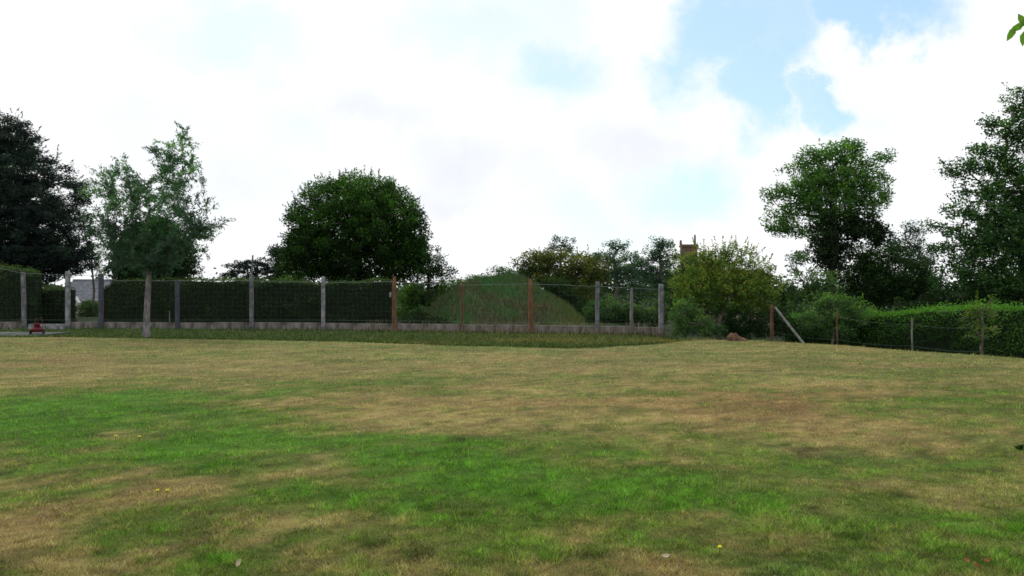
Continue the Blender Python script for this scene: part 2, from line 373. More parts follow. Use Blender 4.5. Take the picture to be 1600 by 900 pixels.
# ------------------------------------------------------------------ foliage
def leaf_verts(C, length, width, up=.35, dirs=None, jitter=.5):
    """diamond leaves at centres C -> (n*4,3)"""
    n = len(C)
    if dirs is None: a = rng.normal(size=(n, 3)); a[:, 2] *= .6
    else: a = dirs+rng.normal(size=(n, 3))*jitter
    a /= np.linalg.norm(a, axis=1)[:, None]+1e-9
    r = rng.normal(size=(n, 3)); r[:, 2] *= (1-up)
    b = np.cross(a, r); b /= np.linalg.norm(b, axis=1)[:, None]+1e-9
    L = (length*(.6+.8*rng.random(n)))[:, None]; Wd = (width*(.6+.8*rng.random(n)))[:, None]
    mid = C-a*L*.08
    return np.stack([C-a*L/2, mid+b*Wd/2, C+a*L/2, mid-b*Wd/2], 1).reshape(-1, 3)
class Crown:
    def __init__(s): s.V = []; s.T = []
    def leaves(s, C, tint, length, width, **k):
        s.V.append(leaf_verts(C, length, width, **k)); s.T.append(np.clip(tint, 0, 1))
    def build(s, name, m, parent, **p):
        return keep(np_mesh(name, np.concatenate(s.V), 4, m, None, [('tint', 'FLOAT', 'FACE', np.concatenate(s.T))], **p), parent)
def blobs_world(blobs, d):
    out = []
    for b in blobs:
        px, py, rx, ry = b[:4]; dd = b[4] if len(b) > 4 else 0; de = d+dd
        c = P(px, py, de); Rx, Rz = rx*de/F, ry*de/F
        out.append((c, np.array([Rx, min(Rx, Rz)*.95 if Rx > 0 else Rx, Rz])))
    return out
def fill(cr, blobs, d, rc=.4, cov=1.3, lam=2.0, leaf=(.12, .06), inner=.5, base_t=.42, topb=.25, flat=.75, shoots=0, shoot_len=.4, holes=0.0):
    tips = []
    for c, R in blobs_world(blobs, d):
        A = 4*R[0]*R[2]
        n = max(3, int(cov*A/rc**2)); nl = max(6, int(lam*rc*rc/(leaf[0]*leaf[1]*.5)))
        u = rng.normal(size=(n, 3)); u /= np.linalg.norm(u, axis=1)[:, None]
        rad = inner+(1-inner)*rng.random(n)**.6
        cc = np.array(c)+u*rad[:, None]*R
        if holes: cc = cc[rng.random(n) > holes]
        for q in cc:
            k = rng.integers(int(nl*.6), int(nl*1.3)+2)
            o = rng.normal(size=(k, 3)); o /= np.linalg.norm(o, axis=1)[:, None]; o *= (rng.random(k)**.45)[:, None]*rc
            o[:, 2] *= flat
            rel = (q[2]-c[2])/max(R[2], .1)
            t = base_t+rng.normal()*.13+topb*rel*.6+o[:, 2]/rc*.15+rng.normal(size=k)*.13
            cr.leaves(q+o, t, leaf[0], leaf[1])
        tips += list(cc)
        for _ in range(int(shoots*A)):
            u = rng.normal(size=3); u[2] = abs(u[2])*1.1-.15; u /= np.linalg.norm(u)
            p0 = np.array(c)+u*R*.93; dv = u*.7+np.array([0, 0, .6])+rng.normal(size=3)*.25; dv /= np.linalg.norm(dv)
            L = shoot_len*(.5+rng.random()); k = int(L/(leaf[0]*.35))+3
            t = np.linspace(0, 1, k)[:, None]
            pts = p0+dv*L*t+rng.normal(size=(k, 3))*leaf[1]*.9*(1.2-t)
            cr.leaves(pts, base_t+.2+rng.normal(size=k)*.15, leaf[0], leaf[1], dirs=np.repeat(dv[None], k, 0), jitter=.8)
    return tips
def limb_path(a, b, sag=.12, n=4):
    a, b = Vector(a), Vector(b); L = (b-a).length; off = Vector(rng.normal(size=3)*L*sag*.5); off.z += L*sag
    return [a.lerp(b, t)+off*math.sin(math.pi*t) for t in [i/n for i in range(n+1)]]
def woody(parent, base, top, r0, centres, tips, m, ntip=60, r_l=.35, bend=.15, name='trunk'):
    b = MB(); pts = limb_path(base, top, .0, 5)
    for i, p in enumerate(pts[1:-1]): p += Vector((rng.normal()*bend, rng.normal()*bend, 0))
    n = len(pts); b.tube(pts, [r0*(1.25 if i == 0 else 1-.5*i/(n-1)) for i in range(n)], 8)
    keep(b.build(name, m, smooth=True), parent)
    # limbs grow outward: every point joins the nearest point already reached, near the trunk preferred
    br = MB(); nodes = [Vector(p) for p in pts[2:]]; plen = [0.0]*len(nodes); par = [-1]*len(nodes); k0 = len(nodes)
    tg = [Vector(c) for c in centres]
    if tips and ntip:
        tg += [Vector(tips[i]) for i in rng.choice(len(tips), min(ntip, len(tips)), replace=False)]
    tg.sort(key=lambda c: (c-pts[-2]).length)
    for c in tg:
        A = np.array(nodes); dist = np.linalg.norm(A-np.array(c), axis=1); i = int(np.argmin(dist+.45*np.array(plen)+(A[:, 2] > c.z+.1)*.5))
        a = nodes[i].copy(); L = (c-a).length
        if L < .05: continue
        m_ = max(2, min(6, int(L/.35))); off = Vector(rng.normal(size=3)*L*.09); off.z += L*.05; prev = i
        for q in range(1, m_+1):
            t = q/m_; nodes.append(a.lerp(c, t)+off*math.sin(math.pi*t)); plen.append(plen[prev]+L/m_); par.append(prev); prev = len(nodes)-1
    w = [0.0]*len(nodes); kids = [0]*len(nodes)
    for p in par:
        if p >= 0: kids[p] += 1
    for i in range(len(nodes)-1, k0-1, -1):
        if kids[i] == 0: w[i] += 1
        w[par[i]] += w[i]
    rmax = max(w) or 1
    for i in range(k0, len(nodes)):
        ra = min(r0*.55, .007+r0*r_l*1.4*(w[i]/rmax)**.55)
        rb = ra if par[i] < k0 else min(r0*.55, .007+r0*r_l*1.4*(w[par[i]]/rmax)**.55)
        br.tube([nodes[par[i]], nodes[i]], [min(rb, ra*1.5), ra], 5 if ra > .03 else 3, False)
    if br.V: keep(br.build('branches', m, kind='stuff'), parent)
def plant(name, label, cat, blobs, d, lm, trunk=None, group=None, bark='bark', ntip=50, r_l=.35, bend=.1, leafname=None, **kw):
    """trunk = (px_base, py_base, px_top, py_top, radius)"""
    if trunk:
        bx_, by_, tx_, ty_, r0 = trunk
        base = P(bx_, by_, d); base.z = float(height(base.x, base.y))-.05; top = P(tx_, ty_, d)
    else:
        c, R = blobs_world(blobs, d)[0]; base = Vector((c.x, c.y, float(height(c.x, c.y))-.05)); top = Vector(c); r0 = .05
        top.z = max(top.z, base.z+.4)
    o = root(name, base, label, cat, group)
    cr = Crown(); tips = fill(cr, blobs, d, **kw)
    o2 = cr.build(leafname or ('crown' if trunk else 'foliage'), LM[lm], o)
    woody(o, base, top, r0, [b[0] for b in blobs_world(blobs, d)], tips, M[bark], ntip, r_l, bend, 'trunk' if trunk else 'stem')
    return o, cr, tips

# big dark conifer at the left edge
plant('conifer_tree', 'tall dark blue-green conifer with a domed crown at the left edge, over the left hedge', 'tree',
      [(8,255,58,80),(-10,350,110,100),(52,310,80,80),(66,375,88,66),(75,410,72,34),(5,410,115,45),(-90,330,90,110),(22,225,36,42)], 47, 'conifer', (-5,505,-2,230,.32), bark='darkbark',
      rc=.42, cov=1.5, lam=2.3, leaf=(.20,.05), inner=.35, base_t=.38, topb=.15, shoots=1.3, shoot_len=.5, flat=.6)
plant('small_tree', 'thin light green small tree showing between the dark conifer and the airy tree', 'tree',
      [(116,292,14,18),(130,345,9,12),(142,385,10,16),(150,400,10,18),(152,420,14,16)], 50, 'mid', (146,500,144,390,.08), rc=.3, cov=1.1, lam=1.3, leaf=(.12,.05), inner=.2, base_t=.6, holes=.1)

plant('bush', 'low green bush in front of the small grey roofed house', 'bush',
      [(140,480,16,14),(150,488,14,14),(132,490,12,12)], 50, 'mid', None, rc=.25, cov=1.4, lam=1.8, leaf=(.11,.05), inner=.2, base_t=.4)
# airy young tree standing on the edge of the lawn
def airy():
    d = 26.0
    base = P(229,527,d); base.z = float(height(base.x, base.y))-.05
    o = root('young_tree', base, 'slim young tree with airy feathery bluish-green crown and straight pale trunk at the lawn edge', 'tree')
    b = MB(); pts = [base, P(229,500,d), P(231,460,d), P(233,425,d), P(236,390,d)]
    b.tube([base, base+Vector((0,0,.12))]+pts[1:], [.19,.125,.10,.092,.08,.06], 10); keep(b.build('trunk', M['palebark'], smooth=True), o)
    cr = Crown(); br = MB()
    ends = [(291,208),(288,225),(262,228),(238,235),(150,285),(135,300),(170,270),(185,262),(200,262),(215,300),(245,240),(268,232),(290,218),(300,245),(318,290),(322,320),(343,345),(333,355),(310,372),
            (150,330),(160,345),(180,320),(205,330),(260,280),(275,300),(285,330),(250,330),(200,370),(180,380),(165,385),(295,385),(318,392),(230,300),(240,350),(300,265),(142,360),(270,260),(215,280),(195,300),(255,265),(175,300),(285,285)]
    for bx_, by_, rx_, ry_, k_ in [(190,298,42,34,16),(268,290,40,50,22),(235,345,75,40,26),(235,385,62,36,26),(305,345,28,28,7)]:
        for _ in range(k_):
            a = rng.random()*6.283; r_ = rng.random()**.5; ends.append((bx_+rx_*r_*math.cos(a), by_+ry_*r_*math.sin(a)))
    nodes = pts[2:]+[]; par = [-1]*len(nodes); pl = [0.0]*len(nodes); T = []
    for ex, ey in ends: T.append(P(ex, ey, d+rng.normal()*.7*(1 if ey > 260 else .4)))
    T.sort(key=lambda c: (c-pts[3]).length)
    for c in T:
        A = np.array(nodes); dist = np.linalg.norm(A-np.array(c), axis=1); i = int(np.argmin(dist+.3*np.array(pl)+(A[:, 2] > c.z)*.6))
        a = nodes[i].copy(); L = (c-a).length; m_ = max(2, int(L/.22)); off = Vector(rng.normal(size=3)*L*.12); prev = i; seg = [a]
        for q in range(1, m_+1):
            t = q/m_; nodes.append(a.lerp(c, t)+off*math.sin(math.pi*t)); par.append(prev); pl.append(pl[prev]+L/m_); prev = len(nodes)-1; seg.append(nodes[-1])
        r_ = .030*math.exp(-.55*pl[i])+.004; br.tube(seg, [max(.004, r_*(1-.6*k/(len(seg)-1))) for k in range(len(seg))], 4, False)
    for k in range(len(pts)-2, len(nodes)):
        p = nodes[k]; main = (nodes[k]-nodes[par[k]]).normalized() if par[k] >= 0 else Vector((0, 0, 1))
        low = p.z < 3.7
        for s_ in range(6 if low else 4):
            dv = (main*.5+Vector(rng.normal(size=3)*.75)+Vector((0, 0, .1))).normalized(); L = .22+.36*rng.random()
            br.tube([p, p+dv*L*.5+Vector((0,0,.02)), p+dv*L-Vector((0,0,.04))], [.005,.004,.002], 3, False)
            n = int(L/.021); tt = rng.random(n)[:, None]
            c = np.array(p)+np.array(dv)*L*tt+rng.normal(size=(n, 3))*.04; c[:, 2] -= tt[:, 0]**2*.05
            hi = fbm(np.array([p.x*3]), np.array([p.z*3]), 1.4, 2)[0]-.5
            cr.leaves(c, .33-(.24 if low else 0)+hi*1.0+rng.normal(size=n)*.13+.10*(p.z-4)/2, .125, .030, dirs=np.repeat(np.array(dv)[None], n, 0), jitter=.7)
    fill(cr, [(238,395,46,30),(238,370,44,26)], d, rc=.18, cov=.45, lam=1.2, leaf=(.12,.032), inner=.1, base_t=.06, topb=.1)
    cr.build('crown', LM['airy'], o); keep(br.build('branches', M['twig'], kind='stuff'), o)
airy()
plant('round_shrub', 'dark dense shrub behind the airy young tree, rising over the clipped hedge', 'shrub',
      [(238,402,68,46),(200,412,36,38),(280,412,34,34),(240,370,48,38),(238,420,76,20)], 39, 'shrub', (240,503,240,420,.14), bark='darkbark',
      rc=.35, cov=1.8, lam=2.3, leaf=(.11,.055), inner=.3, base_t=.3, topb=.3)
plant('round_tree', 'large dense round-headed dark green tree behind the middle of the back fence', 'tree',
      [(556,355,108,84),(556,395,114,52),(556,418,104,34),(480,410,40,34),(632,410,42,36),(520,345,70,62),(600,350,62,62),(560,320,70,48),(475,372,34,48),(636,375,34,55)], 42, 'round', (562,505,558,400,.28), bark='darkbark',
      rc=.42, cov=1.35, lam=2.2, leaf=(.13,.06), inner=.4, base_t=.38, topb=.42, shoots=3, shoot_len=.45)
plant('pine_tree', 'low dark pine with flat boughs left of the big round tree', 'tree',
      [(372,420,24,10),(400,414,32,12),(385,432,36,10),(430,425,24,18),(360,431,12,6)], 62, 'conifer', (400,500,402,415,.18), bark='darkbark',
      rc=.4, cov=1.6, lam=1.7, leaf=(.22,.06), inner=.2, base_t=.4, flat=.4)
plant('dark_tree', 'small dark broadleaf tree touching the left side of the big round tree', 'tree',
      [(436,396,20,17),(455,410,26,24),(440,425,20,20)], 52, 'shrub', (446,500,446,410,.12), rc=.35, cov=1.5, lam=1.9, leaf=(.12,.06), inner=.2, base_t=.5)
plant('bush', 'small bright green bush top peeping over the hedge left of the round tree', 'bush',
      [(468,432,22,12),(452,440,14,10),(462,455,26,30)], 44, 'bright', None, rc=.25, cov=1.4, lam=1.6, leaf=(.09,.05), inner=.2, base_t=.3)
plant('side_tree', 'loose dark tree with drooping twigs against the right side of the round tree', 'tree',
      [(668,415,26,34),(684,430,20,26),(662,455,24,28),(700,428,12,10),(655,390,18,24)], 46, 'shrub', (668,505,668,430,.12),
      rc=.32, cov=1.3, lam=1.4, leaf=(.12,.05), inner=.2, base_t=.5, shoots=1.2, holes=.08)
plant('bush', 'leafy bright green bush just right of the orange wooden fence post', 'bush',
      [(636,480,24,30),(650,466,24,26),(664,482,20,24),(630,500,22,18)], 46, 'bright', None, rc=.26, cov=1.3, lam=1.7, leaf=(.11,.05), inner=.2, base_t=.22, topb=.3)
plant('bush', 'light yellowish-green bush at the left shoulder of the grass mound', 'bush',
      [(712,446,26,14),(735,438,18,10),(690,455,22,18),(748,450,26,14),(715,468,30,22)], 47, 'bright', None, rc=.26, cov=1.3, lam=1.5, leaf=(.10,.04), inner=.2, base_t=.25, topb=.3, shoots=1.5)
plant('dark_shrub', 'low dark green shrub growing on the crest behind the grass mound', 'shrub',
      [(795,430,40,16),(770,440,40,14),(835,432,28,16),(815,445,50,22)], 45, 'mid', None, rc=.3, cov=1.4, lam=1.8, leaf=(.11,.055), inner=.2, base_t=.35)
plant('yellowing_tree', 'rounded olive green tree with yellowing top behind the right slope of the mound', 'tree',
      [(875,418,52,26),(835,412,34,18),(905,430,40,34),(880,455,55,40),(930,420,30,26),(850,404,30,12),(895,480,50,30)], 44, 'olive', (885,508,882,440,.18),
      rc=.36, cov=1.2, lam=1.9, leaf=(.12,.06), inner=.3, base_t=.42, topb=.7, shoots=1.2)
plant('tall_tree', 'thin topped dark tree with a flat tuft above the yellowing tree', 'tree',
      [(875,378,24,10),(862,392,18,8),(890,390,18,9),(878,402,34,10),(850,400,14,6)], 60, 'teal', (878,500,877,392,.16),
      rc=.35, cov=.9, lam=1.5, leaf=(.15,.07), inner=.1, base_t=.25, ntip=30)
plant('loose_tree', 'loose bluish-green tree with sky gaps behind the three pale fence posts', 'tree',
      [(962,385,22,12),(948,402,26,12),(985,405,24,12),(960,425,34,20),(930,408,18,12),(985,435,26,20),(920,445,24,26),(975,382,10,6),(1000,450,18,12)], 54, 'teal', (962,505,960,410,.16),
      rc=.34, cov=1.3, lam=1.6, leaf=(.14,.065), inner=.1, base_t=.40, shoots=.4, holes=.15, ntip=60)
plant('loose_tree', 'taller bluish-green tree with an uneven crown beside the brick chimney', 'tree',
      [(1035,386,24,12),(1020,400,24,12),(1045,405,26,14),(1015,420,26,16),(1050,430,24,24),(1030,378,14,8),(1000,412,16,10),(1060,450,20,30),(1028,440,26,18)], 50, 'teal', (1034,505,1032,410,.17),
      rc=.32, cov=1.35, lam=1.6, leaf=(.13,.06), inner=.1, base_t=.36, shoots=.4, holes=.12, ntip=60)
plant('bush', 'grey-green bush behind the low wall between the last three pale posts', 'bush',
      [(960,485,34,26),(935,490,26,24),(985,492,30,22),(1025,490,26,24),(1000,500,60,14),(1045,475,18,24)], 40, 'mid', None, rc=.28, cov=1.3, lam=1.7, leaf=(.11,.05), inner=.2, base_t=.4)
plant('dark_shrub', 'dark olive shrub in the hollow at the right foot of the mound', 'shrub',
      [(895,480,26,24),(915,490,24,22),(880,460,22,18),(868,445,20,14)], 42, 'shrub', None, rc=.28, cov=1.5, lam=1.9, leaf=(.10,.05), inner=.2, base_t=.5)
# yellow-green fruit tree
plant('fruit_tree', 'broad yellow-green fruit tree with russet leaves right of the last pale fence post', 'tree',
      [(1110,450,48,34),(1150,450,50,34),(1095,420,40,26),(1085,400,14,12),(1125,396,14,12),(1195,425,14,18),(1145,392,12,12),(1205,465,12,20),(1060,455,12,26),(1140,420,44,30),(1175,440,38,30),(1080,450,34,30),(1130,460,60,34),(1190,455,26,22),(1155,405,30,16),(1110,400,26,12),(1075,480,26,18),(1170,475,34,16)], 28.5, 'apple',
      (1122,531,1130,470,.10), rc=.2, cov=.95, lam=1.5, leaf=(.09,.036), inner=.2, base_t=.50, topb=.3, shoots=10, shoot_len=.42, holes=.08, ntip=90, r_l=.45)
plant('leafy_bush', 'green bush with spreading leaves under the left side of the fruit tree', 'bush',
      [(1068,490,26,28),(1085,505,30,24),(1060,515,18,12),(1110,512,26,16)], 27.5, 'mid', None, rc=.2, cov=1.2, lam=1.8, leaf=(.08,.04), inner=.2, base_t=.55)
plant('dark_shrub', 'dark tangled shrub in the gap under the fruit tree by the leaning brace pole', 'shrub',
      [(1150,505,30,22),(1185,500,26,24),(1215,495,20,22),(1130,515,30,14),(1170,520,40,12),(1225,515,26,14)], 29, 'shrub', None, rc=.22, cov=1.4, lam=1.9, leaf=(.08,.04), inner=.2, base_t=.55)
# ivy clad robinia
def ivytree():
    d = 33.0
    o, cr, tips = plant('ivy_clad_tree', 'tall leaning tree with light leafy crown and trunk wrapped in dark ivy', 'tree',
      [(1325,228,30,14),(1280,245,44,16),(1340,250,40,16),(1250,265,32,14),(1300,272,52,20),(1355,285,34,16),(1232,300,28,16),(1270,305,40,20),(1320,305,44,22),(1372,262,14,9),
       (1225,330,24,14),(1265,335,34,18),(1222,358,22,12),(1300,335,34,16),(1365,315,22,14),(1380,300,14,9),(1245,355,24,10),(1205,310,14,16),(1385,245,16,9),(1295,300,60,40),(1215,345,22,24),(1310,255,56,32),(1260,300,50,36),(1340,290,50,40),(1345,320,40,20),(1270,365,30,14)], d, 'robin', (1300,540,1300,345,.20),
      rc=.32, cov=1.25, lam=1.75, leaf=(.115,.052), inner=.15, base_t=.54, topb=.2, ntip=110, r_l=.38, shoots=1.5, shoot_len=.35, holes=.14, bark='darkbark')
    iv = Crown(); fill(iv, [(1330,350,46,26),(1290,365,30,30),(1355,362,34,24),(1285,395,24,26),(1310,385,30,22),(1375,372,16,16),(1300,420,22,24)], d, rc=.28, cov=1.8, lam=2.3, leaf=(.10,.07), inner=.1, base_t=.5)
    iv.build('ivy', LM['ivy'], o)
ivytree()
plant('understorey_tree', 'mid green bushy tree below the ivy clad crown, left part', 'tree',
      [(1255,440,30,26),(1240,410,22,18),(1275,462,36,22),(1245,470,26,18),(1225,450,16,18),(1290,445,28,26)], 31, 'mid', (1262,530,1260,460,.10),
      rc=.25, cov=1.15, lam=1.5, leaf=(.10,.045), inner=.15, base_t=.5, holes=.08, ntip=60)
plant('understorey_tree', 'darker bushy tree below the ivy clad crown, right part', 'tree',
      [(1340,430,36,28),(1370,410,34,22),(1390,440,34,26),(1360,460,46,22),(1410,465,28,18),(1325,460,30,24),(1400,395,22,16),(1375,435,56,44),(1420,430,40,40),(1395,470,60,24),(1455,445,26,26),(1350,400,26,24),(1440,455,30,26)], 35, 'shrub', (1365,530,1365,440,.13),
      rc=.28, cov=1.4, lam=1.9, leaf=(.11,.05), inner=.15, base_t=.66, holes=.04, ntip=60)
plant('low_bush', 'olive leafy bush bulging over the start of the right hedge behind two stakes', 'bush',
      [(1300,478,44,20),(1335,490,36,22),(1270,500,36,24),(1310,512,44,20)], 27.5, 'mid', None, rc=.22, cov=1.3, lam=1.6, leaf=(.09,.045), inner=.2, base_t=.52, topb=.35, shoots=3, shoot_len=.3)
plant('far_tree', 'dark bluish thin tree with sky gaps between ivy clad tree and right edge tree', 'tree',
      [(1400,380,30,20),(1430,360,24,14),(1420,400,26,22),(1440,385,22,16),(1435,430,22,20),(1450,410,18,16),(1460,440,14,14)], 44, 'teal', (1425,520,1422,400,.14),
      rc=.32, cov=1.15, lam=1.5, leaf=(.12,.055), inner=.1, base_t=.15, holes=.1, ntip=60)
plant('dark_shrub', 'dark shrub thicket behind the fruit tree hiding the far house walls', 'shrub',
      [(1075,440,34,34),(1120,440,50,34),(1180,455,50,34),(1225,470,34,30),(1090,475,50,30),(1160,485,60,26),(1100,415,34,16)], 36, 'shrub', None, rc=.3, cov=1.4, lam=1.8, leaf=(.11,.05), inner=.2, base_t=.6)
# big tree at the right edge
plant('big_tree', 'tall loose-limbed dark green tree at the right edge rising above the clipped hedge', 'tree',
      [(1590,165,34,20),(1555,195,26,14),(1600,215,40,26),(1545,235,34,14),(1515,255,30,13),(1480,262,26,9),(1575,270,40,20),(1540,295,34,16),(1510,330,36,16),(1560,340,40,26),(1600,330,36,50),
       (1485,355,34,14),(1530,385,40,18),(1590,400,40,36),(1455,350,20,9),(1500,410,28,10),(1565,440,44,22),(1520,440,26,14),(1600,460,40,24),(1500,300,18,8),(1650,250,60,110),(1650,400,60,70),(1470,385,26,12),(1585,200,46,36),(1590,300,52,60),(1575,390,56,60),(1530,340,50,50),(1600,150,30,16),(1500,270,30,16),(1560,250,50,30),(1500,400,44,40),(1590,440,60,40),(1540,430,60,44),(1560,370,60,50),(1490,440,40,30),(1570,300,40,40)], 30, 'robin',
      (1602,545,1600,300,.22), rc=.28, cov=1.0, lam=1.5, leaf=(.12,.055), inner=.15, base_t=.27, topb=.25, ntip=150, r_l=.35, shoots=1.0, shoot_len=.35, holes=.04, bark='darkbark')
plant('dark_shrub', 'dark shrub mass rising behind the right hedge under the right edge tree', 'shrub',
      [(1570,475,50,22),(1620,470,40,30),(1510,476,34,12),(1460,472,34,12),(1420,480,30,12),(1540,465,24,12)], 30.5, 'shrub', None, rc=.25, cov=1.3, lam=1.8, leaf=(.09,.045), inner=.2, base_t=.45)

# the branch tip that hangs into the upper right corner, on its own nearby tree outside the frame
def corner_tree():
    d = 6.0; base = Vector((6.3, 5.2, -.05))
    o = root('overhanging_tree', base, 'bright green leafy branch tip reaching in at the upper right corner', 'tree')
    tp = Vector((6.25, 5.5, 3.3)); b = MB(); b.tube([base, base.lerp(tp, .5)+Vector((.05,0,0)), tp, tp+Vector((.1,.1,1.2))], [.11,.085,.07,.03], 8); keep(b.build('trunk', M['bark'], smooth=True), o)
    tipp = P(1592, 40, d); br = MB(); cr = Crown()
    twigs = [(tp, tipp)] + [(tp+Vector((0,0,.4*i)), tp+Vector((.5*math.cos(i*2.1)+.9, .9*math.sin(i*2.1), .5+.3*i))) for i in range(6)]
    for a, e in twigs:
        q = limb_path(a, e, .05, 4); br.tube(q, [.03,.02,.014,.009,.004], 5, False)
        if e is tipp:
            for t in np.linspace(.15, .86, 26):
                p = a.lerp(e, t); dv = Vector((rng.normal()*.4, rng.normal(), rng.normal()*.8)).normalized(); br.tube([p, p+dv*.22], [.006, .003], 4, False)
                n = 9; cr.leaves(np.array(p)+np.array(dv)*(rng.random((n, 1))*.24)+rng.normal(size=(n, 3))*.03, .4+rng.normal(size=n)*.2, .10, .05, dirs=np.repeat(np.array(dv)[None], n, 0), jitter=.7)
        else:
            for p in q[2:]:
                n = 60; cr.leaves(np.array(p)+rng.normal(size=(n, 3))*.16, .5+rng.normal(size=n)*.2, .09, .045)
    for lx, ly, dx, dz in [(1580,53,-.45,-.9),(1589,43,-.8,-.4),(1597,31,-.3,.8),(1599,60,.05,-.95),(1603,36,.9,-.2),(1609,52,.6,-.6),(1612,30,.4,.8),(1618,62,.3,-.9)]:
        p = np.array(P(lx, ly, d)); a = np.array([dx, .25, dz]); a /= np.linalg.norm(a); b = np.cross(a, [.15, 1, .3]); b /= np.linalg.norm(b)
        q = [p-a*.055, p-a*.02+b*.027, p+a*.02+b*.022, p+a*.06, p+a*.02-b*.022, p-a*.02-b*.027]
        for f in ((0,1,2,3), (0,3,4,5)): cr.V.append(np.array([q[k] for k in f])); cr.T.append(np.array([.8]))
    cr.build('crown', LM['bright'], o); keep(br.build('branches', M['twig'], kind='stuff'), o)
corner_tree()

# far off wood closing the horizon
def far_wood():
    cr = Crown()
    for x in np.arange(-150, 150, 3.2):
        y = 125+rng.random()*22; h = 2.6+2.0*rng.random()
        n = 260; c = np.array([x, y, -1.2+h*.5])+rng.normal(size=(n, 3))*np.array([1.7, 1.2, h*.27])
        cr.leaves(c, .4+rng.normal()*.15+rng.normal(size=n)*.15, .9, .5)
    np_mesh('far_wood', np.concatenate(cr.V), 4, M['farwood'], None, [('tint','FLOAT','FACE',np.concatenate(cr.T))], kind='stuff', label='far off low belt of woodland along the horizon behind everything', category='woodland')
far_wood()

# ------------------------------------------------------------------ hedges
def hedge(label, pts, thick, lm, leaf=(.07,.035), dens=520, tiltb=.1, group='clipped hedges', rough=.05, extra=None):
    """pts: list of (px, top_py, d) along the front face"""
    w = [(P(px, py, d)) for px, py, d in pts]; w2 = []
    for a, b in zip(w[:-1], w[1:]):
        k = max(1, int((b-a).length/.7)); w2 += [a.lerp(b, t/k)+Vector((0, rng.normal()*.04, rng.normal()*.045)) for t in range(k)]
    w = w2+[w[-1]]
    base = Vector((w[0].x, w[0].y, float(height(w[0].x, w[0].y))))
    o = root('clipped_hedge', base, label, 'hedge', group)
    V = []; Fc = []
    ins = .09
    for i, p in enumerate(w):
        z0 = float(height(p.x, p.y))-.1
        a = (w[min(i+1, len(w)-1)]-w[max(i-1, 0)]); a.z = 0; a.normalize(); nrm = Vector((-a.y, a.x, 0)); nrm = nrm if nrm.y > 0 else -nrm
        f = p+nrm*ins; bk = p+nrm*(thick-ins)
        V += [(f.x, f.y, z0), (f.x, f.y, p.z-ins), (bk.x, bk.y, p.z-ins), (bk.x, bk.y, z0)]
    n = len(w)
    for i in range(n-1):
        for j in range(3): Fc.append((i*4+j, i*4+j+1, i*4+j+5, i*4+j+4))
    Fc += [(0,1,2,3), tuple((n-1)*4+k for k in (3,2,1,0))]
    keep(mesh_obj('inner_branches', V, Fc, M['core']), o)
    cr = Crown()
    for i in range(n-1):
        a, b = w[i], w[i+1]; L = (b-a).length
        dv = (b-a).normalized(); nrm = Vector((-dv.y, dv.x, 0)).normalized(); nrm = nrm if nrm.y > 0 else -nrm
        z0 = float(height(a.x, a.y))
        H = a.z-z0
        for part in ('front', 'top', 'e0', 'e1'):
            if part == 'e0' and i > 0 or part == 'e1' and i < n-2: continue
            A = {'front': L*H, 'top': L*thick, 'e0': thick*H, 'e1': thick*H}[part]
            k = int(A*dens); u, v = rng.random(k), rng.random(k)
            zt = a.z+(b.z-a.z)*u
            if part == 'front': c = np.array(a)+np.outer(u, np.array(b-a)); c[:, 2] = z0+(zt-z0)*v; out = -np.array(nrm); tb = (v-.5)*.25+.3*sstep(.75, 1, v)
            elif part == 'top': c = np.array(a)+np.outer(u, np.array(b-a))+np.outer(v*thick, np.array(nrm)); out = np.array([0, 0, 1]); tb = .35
            else:
                e = a if part == 'e0' else b; sgn = -1 if part == 'e0' else 1
                c = np.array(e)+np.outer(u*thick, np.array(nrm)); c[:, 2] = z0+(e.z-z0)*v; out = np.array(dv)*sgn; tb = 0
            if part == 'top': c[:, 2] += (rng.random(k) < .12)*rng.random(k)*.2
            lump = (fbm(c[:, 0]+c[:, 1], c[:, 2]*1.3+c[:, 1]*.5, .6, 3)-.5)
            c = c+out*(lump*.22+rng.normal(size=k)*rough*.6)[:, None]
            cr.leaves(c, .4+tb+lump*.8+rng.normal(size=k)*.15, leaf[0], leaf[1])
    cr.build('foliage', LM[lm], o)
    if extra: extra(o)
    return o
hedge('long dark clipped hedge behind the back fence, left of the round tree', [(172,440,37.5),(230,437,37.5),(320,437,37.3),(420,439,37),(500,442,37),(612,438,37)], 1.1, 'hedge', dens=420)
hedge('short browning clipped end of the long dark hedge, beside the grey roofed house', [(160,448,38.4),(196,438,38.2)], .9, 'bhedge', dens=450)
hedge('tall dark clipped hedge at the left edge under the conifer', [(-240,404,37),(-70,412,37),(10,418,37),(56,424,37.4)], 1.3, 'hedge', dens=420)
hedge('lower dark hedge filling the bay between the two left pale posts', [(58,452,38.6),(104,450,38.6)], .9, 'hedge', dens=420)
hedge('bright-topped green clipped hedge along the right side behind the lawn crest', [(1225,494,30),(1300,492,28.8),(1400,489,27),(1480,485,25.5),(1560,482,24),(1700,478,22),(1830,470,20.5)], 1.2, 'ghedge', leaf=(.06,.032), dens=900, rough=.06)

